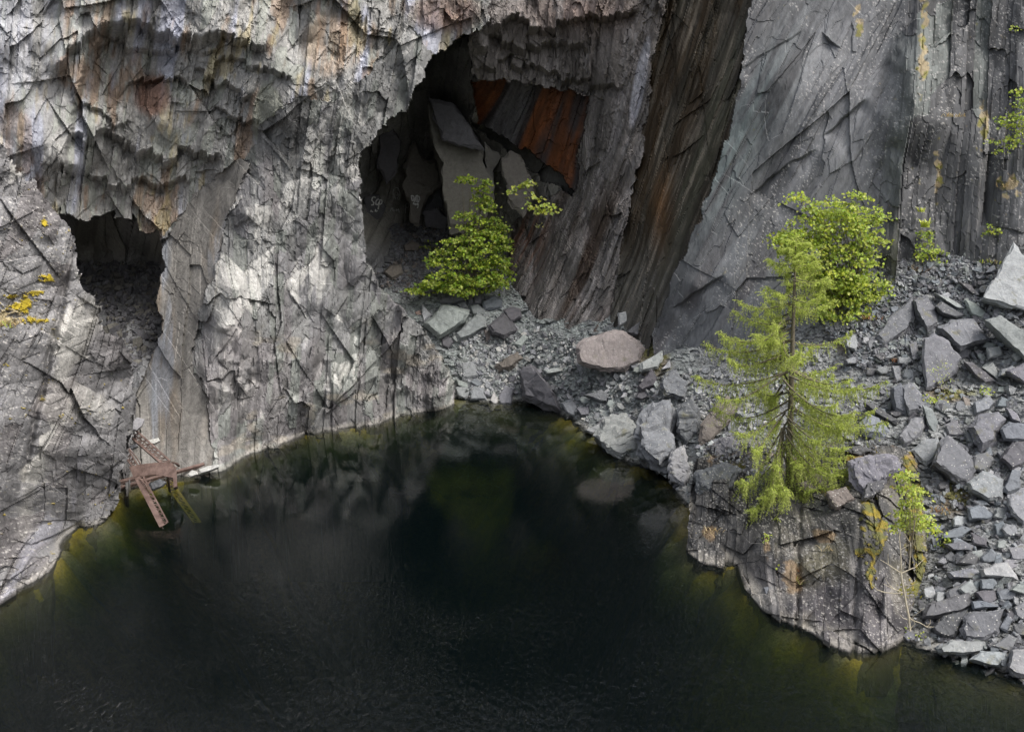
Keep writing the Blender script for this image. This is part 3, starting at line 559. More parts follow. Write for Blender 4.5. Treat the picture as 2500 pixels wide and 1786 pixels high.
def scree():
    us = axis(700, 3300, 850, 2760, 2.3, 40); vs = axis(420, 2240, 490, 1700, 2.3, 30)
    U, V = np.meshgrid(us, vs); nr, nc = U.shape; U = U.ravel(); V = V.ravel()
    ju = U + 14 * fbm(U / 30, V / 30, 901, 4); jv = V + 14 * fbm(U / 30, V / 30, 903, 4)
    ins = inpoly(G_POLY, ju, jv)
    vw, Vc = sheet_points(U, V, None, SHORE_G); under = np.maximum(V - vw, 0)
    Y = sink(G_D(U, Vc), V, vw, .45)
    P = at(U, V, Y); x = P[:, 0]; y = P[:, 1] * .6 + P[:, 2]
    f1, i1, e1 = facets(x, y, 1.6, 1.3, 911, .5); f2, i2, e2 = facets(x, y, .42, .33, 912, .8); f3, i3, e3 = facets(x, y, .14, .11, 913, .8)
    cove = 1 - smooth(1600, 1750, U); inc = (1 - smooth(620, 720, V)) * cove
    d = .3 * f1 + .2 * f2 + .08 * f3 + .25 * fbm(x * .5, y * .5, 914, 4)
    rib = smooth(1540, 1600, U) * (1 - smooth(1690, 1720, U)) * smooth(930, 1040, V)       # upright rocky ribs beside the larch
    s, t = st(P, 12); g1, k1, _ = facets(s, t, .8, 2.6, 915, .6); d = d * (1 - .5 * rib) + rib * .8 * g1
    c = np.outer(.27 + .06 * fbm(x * .6, y * .6, 916, 4), (.965, 1.0, 1.0))
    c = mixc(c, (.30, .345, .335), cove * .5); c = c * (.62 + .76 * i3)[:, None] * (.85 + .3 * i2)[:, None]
    c = mixc(c, (.17, .175, .185), smooth(.62, .75, i2) * .6)
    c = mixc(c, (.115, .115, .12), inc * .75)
    so = fbm(x * .5 + 7, y * .5, 917, 4)
    dirt = np.exp(-blob(U, V, 2080, 800, 70, 60)) + np.exp(-blob(U, V, 1590, 880, 50, 50)) + np.exp(-blob(U, V, 2270, 660, 60, 25)) + .8 * np.exp(-blob(U, V, 2320, 960, 70, 30)) + np.exp(-blob(U, V, 2330, 1200, 40, 60)) + .9 * np.exp(-blob(U, V, 1790, 1120, 80, 50)) + .8 * np.exp(-blob(U, V, 2430, 640, 50, 40))
    c = mixc(c, (.20, .15, .085), smooth(.35, .7, np.clip(dirt, 0, 1) + .5 * so) * .7)
    c = mixc(c, (.17, .17, .04), smooth(.45, .7, .8 * np.clip(dirt, 0, 1) + .6 * fbm(x * 1.5, y * 1.5, 918, 4)) * .7)
    c *= (1 - .45 * (1 - smooth(0, .08, e2)))[:, None]
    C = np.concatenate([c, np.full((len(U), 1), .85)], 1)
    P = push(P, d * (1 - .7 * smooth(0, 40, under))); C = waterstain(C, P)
    Fq = build_faces(nr, nc); Fq = Fq[(ins & (under < 230 + 40 * fbm(U / 50, V / 50, 919, 3)))[Fq].all(1)]
    P, C, Fq = compact(P, C, Fq)
    tag(link('scree_slope', np_mesh('scree_slope', P, Fq, C), M_SCREE), 'pale grey slate scree falling into the pool', 'scree', kind='structure')
scree()

# ------------------------------------------------------------------ knoll under the larch
K_EDGE = [(1675,1345),(1681,1250),(1690,1150),(1700,1118),(1745,1108),(1790,1098),(1850,1090),(1900,1100),(1950,1100),(1990,1085),(2030,1075),(2060,1092),(2090,1100),(2150,1082),(2190,1085),(2225,1100),(2240,1130),(2248,1170),(2256,1230),(2262,1300),(2262,1380),(2240,1450),(2215,1530),(2204,1556)]
K_SHORE = [(1500,1344),(1675,1344),(1707,1367),(1799,1382),(1818,1436),(1856,1478),(1913,1512),(1967,1531),(2036,1573),(2089,1592),(2130,1582),(2192,1562),(2204,1554),(2400,1500)]
K_D = RBF([(1675,1344,46),(1707,1367,45),(1799,1382,44.3),(1818,1436,42.1),(1856,1478,40.5),(1913,1512,39.4),(1967,1531,38.8),(2036,1573,37.3),(2089,1592,36.7),(2192,1562,37.6),(2204,1554,38),(1690,1118,51),(1690,1230,48),(1790,1100,51.5),(1780,1250,47),(1850,1090,51),(1850,1180,48.5),(1925,1200,47.2),(1930,1100,50.5),(1850,1320,44.3),(1930,1320,43.5),(1930,1430,41.2),(2030,1075,50),(2030,1180,46.5),(2030,1300,42.2),(2030,1430,39.4),(2130,1090,48.5),(2130,1160,45.5),(2110,1250,42.4),(2110,1400,39.2),(2110,1500,37.8),(2225,1100,49),(2225,1200,45.5),(2225,1330,42),(2235,1450,40)])
def knoll():
    us = axis(1640, 2300, 1640, 2300, 2.0, 10); vs = axis(1050, 1700, 1050, 1640, 2.0, 10)
    U, V = np.meshgrid(us, vs); nr, nc = U.shape; U = U.ravel(); V = V.ravel()
    ju = U + 4 * fbm(U / 22, V / 22, 1001, 4); jv = V + 7 * fbm(U / 20, V / 20, 1003, 4) + 7 * facets(U, V, 17, 17, 1004, .4)[0]
    ins = inpoly(K_EDGE + [(2204,1800),(1675,1800)], ju, jv)
    vw, Vc = sheet_points(U, V, None, K_SHORE); under = np.maximum(V - vw, 0)
    Y = sink(K_D(U, Vc), V, vw)
    P = at(U, V, Y); s, t = st(P, 14, .05, .55)
    top = 1 - smooth(1130, 1215, V + 20 * fbm(U / 60, V / 60, 1005, 3))
    f1, i1, e1 = blades(s, t, 1.6, 3.6, 1011, .7, -.2, .6); g2, _ = planes(s, t, 1.5, 2.2, 1012, 1.2); f2, i2, e2 = blades(s, t, .5, 2.6, 1018, .7, .1, .4); f3, i3, e3 = blades(s, t, .2, 1.0, 1013, .6, .1, .4); g5, _ = planes(s, t, .45, 1.1, 1019, 1.3)
    ra, rb = st(P, -32, .05, .55); r1, h1 = planes(ra, rb, 1.4, 1.8, 1031, 1.4); ra, rb = st(P, 40, .05, .55); r2, h2 = planes(ra, rb, .6, .9, 1032, 1.4); b1_, j1, _ = facets(s, t, 1.5, 2.0, 1033, .5, .1)
    d = .75 * f1 + .4 * b1_ - .85 * g2 - .32 * r1 - .22 * r2 - .2 * g5 + .32 * f2 + .11 * f3 + .05 * fbm(s * 5, t * 2, 1014, 3)
    for xj, a in [(1952, .3), (2095, .25)]:
        x = xj + .12 * (1350 - V) * .3 + 6 * fbm(V / 25, V * 0, xj, 3)
        d += a * np.exp(-((U - x) / 6) ** 2) * smooth(1180, 1260, V)
    d *= 1 - .8 * smooth(0, 30, under)
    st1 = fbm(s * 2.6, t * .3, 1021, 5, .6); pt = fbm(s * .5, t * .4, 1022, 4)
    c = np.outer(.092 + .05 * st1 + .03 * pt, (1.0, .985, .975))
    c = mixc(c, (.125, .115, .125), smooth(1330, 1450, V) * .6)
    c = mixc(c, (.20, .185, .13), smooth(.05, .4, fbm(s * .7 + 3, t * .3, 1023, 4)) * (1 - smooth(1380, 1480, V)) * .75)
    c = mixc(c, (.30, .28, .24), smooth(.2, .45, fbm(s * .9, t * .5, 1024, 4)) * .5)
    c = mixc(c, (.33, .32, .30), np.exp(-blob(U, V, 1855, 1460, 60, 40)) * .7 + .6 * np.exp(-blob(U, V, 2120, 1130, 60, 30)))
    c *= .8 * ((.86 + .28 * i3) * (.8 + .4 * h2) * (.78 + .44 * j1))[:, None]
    fl = speck(s, t, .06, .085, 1025, .36) & (fbm(s * .8, t * .4, 1026, 3) > -.18)
    c = mixc(c, (.42, .405, .38), fl * .75)
    drip = smooth(.22, .4, fbm(s * 2.2, t * .2, 1027, 4, .6)); c = mixc(c, (.45, .43, .42), drip * .25 * smooth(1250, 1350, V))
    nz = fbm(s * 3.2, t * 2.2, 1028, 4)
    mo = np.exp(-blob(U, V, 2060, 1085, 70, 18)) + np.exp(-blob(U, V, 2075, 1120, 60, 12)) + np.exp(-blob(U + .5 * (V - 1120), V, 2225, 1120, 22, 60)) + np.exp(-blob(U, V, 2235, 1230, 28, 90)) + np.exp(-blob(U, V, 2245, 1400, 22, 90)) + .95 * np.exp(-blob(U, V, 2125, 1260, 26, 55)) + .9 * np.exp(-blob(U, V, 2160, 1290, 18, 40)) + .9 * np.exp(-blob(U, V, 2110, 1345, 40, 12)) + .8 * np.exp(-blob(U, V, 2125, 1400, 14, 40)) + .7 * np.exp(-blob(U, V, 2050, 1475, 10, 20)) + .9 * np.exp(-blob(U, V, 1960, 1120, 40, 25)) + .8 * np.exp(-blob(U, V, 2035, 1200, 40, 20)) + .7 * np.exp(-blob(U, V, 1905, 1200, 30, 10)) + .75 * np.exp(-blob(U, V, 1800, 1130, 30, 30))
    mm = smooth(.52, .7, .85 * np.clip(mo, 0, 1) + .75 * nz)
    mm = np.maximum(mm, .95 * (speck(s, t, .20, .34, 1040, .55) & (np.clip(mo, 0, 1) + .3 * pt > .22)) * (1 - top))
    ml = np.where((fbm(s * 4, t * 4, 1029, 3) > .05)[:, None], (.24, .185, .02), (.13, .13, .035))
    c = mixc(c, ml, mm * .9)
    dirt = np.exp(-blob(U, V, 1870, 1330, 20, 60)) + np.exp(-blob(U, V, 1935, 1410, 35, 60)) + np.exp(-blob(U, V, 1735, 1300, 25, 30)) + np.exp(-blob(U, V, 2010, 1310, 30, 20)) + .45 * top
    c = mixc(c, (.28, .20, .12), smooth(.55, .8, np.clip(dirt, 0, 1) + .6 * fbm(s * 2, t * 1.6, 1030, 4)) * .75)
    C = np.concatenate([c, np.full((len(U), 1), .8)], 1)
    P = push(P, d - .08 * mm); C = waterstain(C, P)
    Fq = build_faces(nr, nc); Fq = Fq[ins[Fq].all(1)]
    P, C, Fq = compact(P, C, Fq); P, C, Fq = skirt(P, C, Fq, 6)
    tag(link('knoll', np_mesh('knoll', P, Fq, C), M_ROCK), 'dark speckled rock knoll with yellow moss standing in the pool', 'outcrop', kind='structure')
knoll()

# ------------------------------------------------------------------ the pool: bed and water
SHORE_XY = []
for u_, v_ in [(-700,2000),(0,1460),(70,1418),(141,1378),(146,1330),(191,1288),(252,1281),(277,1252),(300,1205),(360,1190),(458,1157),(520,1140),(565,1130),(611,1100),(725,1065),(800,1050),(876,1042),(983,1012),(1067,985),(1117,978),(1144,974),(1205,984),(1273,974),(1373,1012),(1449,1062),(1510,1115),(1606,1157),(1680,1225),(1676,1344),(1707,1367),(1799,1382),(1818,1436),(1856,1478),(1913,1512),(1967,1531),(2036,1573),(2089,1592),(2192,1562),(2204,1554),(2295,1592),(2375,1612),(2500,1661),(3400,2150)]:
    p = at(u_, v_, float(waterY(v_))); SHORE_XY.append((float(p[0]), float(p[1])))
SHORE_XY += [(40, -60), (-60, -60)]
def pool():
    xs = np.arange(-46, 40, .22); ys = np.arange(-30, 78, .22)
    X, Y = np.meshgrid(xs, ys); nr, nc = X.shape; X = X.ravel(); Y = Y.ravel()
    wob = X + .5 * fbm(X * .6, Y * .6, 1101, 4); woy = Y + .5 * fbm(X * .6, Y * .6, 1102, 4)
    D = np.full(len(X), 1e9); n = len(SHORE_XY)
    for i in range(n - 3):
        (x0, y0), (x1, y1) = SHORE_XY[i], SHORE_XY[i + 1]
        ax, ay = x1 - x0, y1 - y0; q = np.clip(((wob - x0) * ax + (woy - y0) * ay) / (ax * ax + ay * ay + 1e-9), 0, 1)
        D = np.minimum(D, np.hypot(wob - x0 - q * ax, woy - y0 - q * ay))
    ins = inpoly(SHORE_XY, X, Y)
    # shelving widths differ: shallow in the cove and along the right bank, steep under the left cliffs
    sh = .42 + 1.5 * np.exp(-((X - 3) / 9) ** 2 - ((Y - 66) / 9) ** 2) + .5 * np.exp(-((X - 16) / 7) ** 2 - ((Y - 33) / 8) ** 2) + .5 * np.exp(-((X + 16) / 6) ** 2 - ((Y - 49) / 6) ** 2) + .5 * np.exp(-((X - 9) / 3) ** 2 - ((Y - 48) / 6) ** 2)
    f1, i1, e1 = facets(X, Y, 1.5, 1.2, 1103, .6); f2, i2, e2 = facets(X, Y, .5, .45, 1104, .7)
    Z = -np.where(ins, .10 + D / sh * .95 + D ** 2 * .04, .1 - D * .5) + .35 * f1 * np.clip(D, 0, 1) + .12 * f2
    Z = np.clip(Z, -14, -.08); Z = np.where(ins, Z, np.minimum(Z, -.1))
    c = np.outer(.55 + .35 * i1 + .25 * (i2 - .5) + .25 * fbm(X, Y, 1105, 4), (.40, .31, .04))
    c = mixc(c, (.20, .20, .15), (i1 > .7) * .6)
    C = np.concatenate([c, np.full((len(X), 1), .8)], 1)
    tag(link('pool_bed', np_mesh('pool_bed', np.stack([X, Y, Z], -1), build_faces(nr, nc), C, True), M_SCREE), 'algae covered bed of the pool under the water', 'pool bed', kind='structure')
    # water: one closed body; the surface reflects by Fresnel and lets the rest through, the body absorbs
    m = bpy.data.materials.new("pool_water"); m.use_nodes = True; nd = m.node_tree.nodes; l = m.node_tree.links; nd.clear()
    out = nd.new("ShaderNodeOutputMaterial"); mix = nd.new("ShaderNodeMixShader"); tr = nd.new("ShaderNodeBsdfTransparent"); gl = nd.new("ShaderNodeBsdfGlossy"); fr = nd.new("ShaderNodeFresnel")
    fr.inputs["IOR"].default_value = 1.43; gl.inputs["Roughness"].default_value = .015
    tc = nd.new("ShaderNodeTexCoord"); mp = nd.new("ShaderNodeMapping"); mp.inputs["Scale"].default_value = (1.0, .55, 1); mp.inputs["Rotation"].default_value = (0, 0, R(25))
    l.new(tc.outputs["Object"], mp.inputs[0])
    a = N(nd, "TexNoise", Scale=5.0, Detail=3.0, Roughness=.55, Distortion=.8); l.new(mp.outputs[0], a.inputs["Vector"])
    b = N(nd, "TexNoise", Scale=.12, Detail=3.0); l.new(tc.outputs["Object"], b.inputs["Vector"])
    mr = N(nd, "MapRange"); mr.inputs[1].default_value = .38; mr.inputs[2].default_value = .66; mr.inputs[3].default_value = .3; mr.inputs[4].default_value = 1.0; l.new(b.outputs[0], mr.inputs[0])
    # calmer in the sheltered cove, livelier towards the open water
    sx = N(nd, "SeparateXYZ"); l.new(tc.outputs["Object"], sx.inputs[0])
    cal = N(nd, "MapRange"); cal.inputs[1].default_value = 50; cal.inputs[2].default_value = 33; cal.inputs[3].default_value = .05; cal.inputs[4].default_value = .8; l.new(sx.outputs[1], cal.inputs[0])
    mm = N(nd, "Math", operation='MULTIPLY'); l.new(mr.outputs[0], mm.inputs[0]); l.new(cal.outputs[0], mm.inputs[1])
    ms = N(nd, "Math", operation='MULTIPLY'); ms.inputs[1].default_value = 1.0; l.new(mm.outputs[0], ms.inputs[0])
    bp = N(nd, "Bump", Distance=.13); l.new(a.outputs[0], bp.inputs["Height"]); l.new(ms.outputs[0], bp.inputs["Strength"])
    l.new(bp.outputs[0], gl.inputs["Normal"]); l.new(bp.outputs[0], fr.inputs["Normal"])
    df = N(nd, "BsdfDiffuse"); df.inputs["Color"].default_value = (.010, .021, .023, 1); m2 = N(nd, "MixShader"); m2.inputs[0].default_value = .14
    l.new(tr.outputs[0], m2.inputs[1]); l.new(df.outputs[0], m2.inputs[2])
    l.new(fr.outputs[0], mix.inputs[0]); l.new(m2.outputs[0], mix.inputs[1]); l.new(gl.outputs[0], mix.inputs[2]); l.new(mix.outputs[0], out.inputs["Surface"])
    va = nd.new("ShaderNodeVolumeAbsorption"); va.inputs["Color"].default_value = (.38, .50, .30, 1); va.inputs["Density"].default_value = .95
    l.new(va.outputs[0], out.inputs["Volume"])
    bm = bmesh.new(); bmesh.ops.create_cube(bm, size=1)
    for vv in bm.verts: vv.co = Vector((vv.co.x * 90, vv.co.y * 112 + 24, 0 if vv.co.z > 0 else -16))
    me = bpy.data.meshes.new('water'); bm.to_mesh(me); bm.free()
    tag(link('water', me, m), 'dark still green black water of the flooded quarry', 'water', kind='structure')
pool()
# ------------------------------------------------------------------ loose slate: blocks and slabs, each a thing of its own
from mathutils import noise as mnoise
bpy.context.view_layer.update()
def hit(name, u, v):
    d = (atv(u, v, 50.0) - Vector(CAMP)).normalized()
    ok, p, n, i = bpy.data.objects[name].ray_cast(Vector(CAMP), d)
    return (p, n) if ok else (None, None)
def on_plane(u, v, pc, n):
    d = atv(u, v, 50.0) - Vector(CAMP); return Vector(CAMP) + d * ((pc - Vector(CAMP)).dot(n) / d.dot(n))
def block_mat(name, flecks):
    m = rock_mat(name, scale=(1.3, 1.3, 1.3), bump=.5, var=.22, grain=8)
    nd = m.node_tree.nodes; l = m.node_tree.links
    mp = next(q for q in nd if q.bl_idname == 'ShaderNodeMapping'); b = nd["Principled BSDF"]
    oi = N(nd, "ObjectInfo"); sc = N(nd, "VectorMath", operation='SCALE'); sc.inputs["Scale"].default_value = 60
    cb = N(nd, "CombineXYZ"); l.new(oi.outputs["Random"], cb.inputs[0]); l.new(oi.outputs["Random"], cb.inputs[2]); l.new(cb.outputs[0], sc.inputs[0]); l.new(sc.outputs[0], mp.inputs["Location"])
    if flecks:
        old = b.inputs["Base Color"].links[0].from_socket
        v = N(nd, "TexVoronoi", Scale=7.0); v.inputs["Randomness"].default_value = 1; l.new(mp.outputs[0], v.inputs["Vector"])
        t = N(nd, "Math", operation='LESS_THAN'); t.inputs[1].default_value = .24; l.new(v.outputs["Distance"], t.inputs[0])
        sp = N(nd, "SeparateColor"); l.new(v.outputs["Color"], sp.inputs[0])
        t2 = N(nd, "Math", operation='GREATER_THAN'); t2.inputs[1].default_value = 1 - flecks; l.new(sp.outputs[0], t2.inputs[0])
        mu = N(nd, "Math", operation='MULTIPLY'); l.new(t.outputs[0], mu.inputs[0]); l.new(t2.outputs[0], mu.inputs[1])
        mx = N(nd, "Mix", data_type='RGBA'); l.new(mu.outputs[0], mx.inputs["Factor"]); l.new(old, mx.inputs["A"]); mx.inputs["B"].default_value = (.4, .395, .375, 1)
        nm = N(nd, "TexNoise", Scale=1.1, Detail=7.0, Roughness=.65); l.new(mp.outputs[0], nm.inputs["Vector"])
        mr = N(nd, "MapRange"); mr.inputs[1].default_value = .58; mr.inputs[2].default_value = .68; mr.inputs[4].default_value = .7; l.new(nm.outputs[0], mr.inputs[0])
        my = N(nd, "Mix", data_type='RGBA'); l.new(mr.outputs[0], my.inputs["Factor"]); l.new(mx.outputs["Result"], my.inputs["A"]); my.inputs["B"].default_value = (.15, .145, .09, 1)
        l.new(my.outputs["Result"], b.inputs["Base Color"])
    return m
M_BLK = block_mat("block_slate", 0); M_BLKF = block_mat("block_slate_flecked", .30)
TINT = {'cave': (.135, .13, .115), 'grey': (.162, .167, .182), 'dark': (.10, .10, .108), 'pale': (.265, .275, .285), 'green': (.245, .265, .26), 'pink': (.225, .21, .197), 'blue': (.155, .172, .19), 'white': (.40, .40, .385), 'brown': (.165, .145, .13), 'rose': (.28, .205, .175)}
def slab(poly, label, tint='grey', lean=0.0, thick=.4, fleck=False, group=None, cat='rock', name='slate_block', up=.75, rise=.22, inset=.78, surf=None, bevel=True, seed=None, rough=1.0):
    """a broken block: 'poly' is its outline in the photograph, laid on a plane of its own that rests in the ground behind it"""
    sd_ = sum(ord(q) * (i + 3) for i, q in enumerate(label)) % 1000; rr = random.Random(sum(ord(q) * (i + 1) for i, q in enumerate(label)) if seed is None else seed)
    surf = surf or (lambda u, v: float(G_depth(u, v)))
    cu = sum(p[0] for p in poly) / len(poly); cv = sum(p[1] for p in poly) / len(poly)
    n = Vector((lean + rr.uniform(-.12, .12), -.72 + rr.uniform(-.08, .08), up + rr.uniform(-.12, .12))).normalized()
    Yc = surf(cu, cv); pc = atv(cu, cv, Yc)
    size = max((on_plane(p[0], p[1], pc, n) - pc).length for p in poly)
    gaps = [on_plane(p[0], p[1], pc, n).y - surf(p[0], p[1]) for p in poly]
    Yc -= min(max(max(gaps), 0) * .8 + .04, .8 * size) + size * .10
    pc = atv(cu, cv, Yc); T = thick * size + max(0, -min(gaps)) * .5 + .1
    # make the outline a little more broken
    P = []
    for i, p in enumerate(poly):
        q = poly[(i + 1) % len(poly)]; P.append(p)
        L = math.hypot(q[0] - p[0], q[1] - p[1])
        if L > 26: P.append(((p[0] + q[0]) / 2 + rr.uniform(-.035, .035) * L, (p[1] + q[1]) / 2 + rr.uniform(-.035, .035) * L))
    k = len(P); h = rise * size
    pu, pv = cu + rr.uniform(-.1, .1) * 10, cv - .10 * (max(p[1] for p in poly) - min(p[1] for p in poly))
    pc1 = pc + n * h
    ring1 = [on_plane(p[0], p[1], pc, n) for p in P]
    ring0 = [on_plane(pu + (p[0] - pu) * inset, pv + (p[1] - pv) * (inset - .04), pc1, n) for p in P]
    r_ = (Vector(pc) - Vector(CAMP)).normalized(); bk = (-n * .55 + r_ * .8).normalized()
    ring2 = [pc + (q - pc) * .86 + bk * T * rr.uniform(.85, 1.1) for q in ring1]
    bm = bmesh.new()
    vs = [[bm.verts.new(q - pc) for q in r] for r in (ring0, ring1, ring2)]
    bm.faces.new(vs[0]); bm.faces.new(list(reversed(vs[2])))
    for a in (0, 1):
        for i in range(k):
            j = (i + 1) % k; bm.faces.new((vs[a][i], vs[a + 1][i], vs[a + 1][j], vs[a][j]))
    bmesh.ops.recalc_face_normals(bm, faces=bm.faces)
    bmesh.ops.triangulate(bm, faces=[f for f in bm.faces if len(f.verts) > 4])
    cuts = 5 if rough > 1 else 3 if size > .9 else 2
    bmesh.ops.subdivide_edges(bm, edges=bm.edges[:], cuts=cuts, use_grid_fill=True)
    o_ = Vector((sd_ * 3.1, sd_ * 1.7, 0))
    for v in bm.verts:
        q = v.co * (1.6 / size) + o_
        d = mnoise.noise(q * 1.2) * .10 + mnoise.noise(q * 3.1) * .06 + mnoise.noise(q * 7) * .03
        lay = v.co.dot(n) / size * 9 + mnoise.noise(q) * 1.2
        d += .06 * ((lay - math.floor(lay)) - .5) * (1 if rise > .1 else .4)
        v.co += v.co.normalized() * d * size * .8 * rough
    bm.normal_update()
    me = bpy.data.meshes.new(name); bm.to_mesh(me); bm.free()
    c = np.array(TINT[tint]) * rr.uniform(.82, 1.2); c = c * (1 + np.array([rr.uniform(-.025, .025) for _ in range(3)]))
    a = me.attributes.new("Col", 'FLOAT_COLOR', 'POINT'); a.data.foreach_set("color", np.tile(np.array([*c, .8], np.float32), len(me.vertices)))
    o = link(name, me, M_BLKF if fleck else M_BLK); o.location = pc
    tag(o, label, cat, group, 'thing')
    return o
COVE = 'loose rocks in the cove below the large cave'; RSCR = 'loose slate blocks on the right hand scree'
LAND = []                                                     # landmarks that smaller blocks are described from
def S(conv, poly, label, ref=None, **kw):
    P = conv(poly); o = slab(P, label, **kw)
    cu = sum(p[0] for p in P) / len(P); cv = sum(p[1] for p in P) / len(P)
    if ref: LAND.append((cu, cv, ref))
    return o
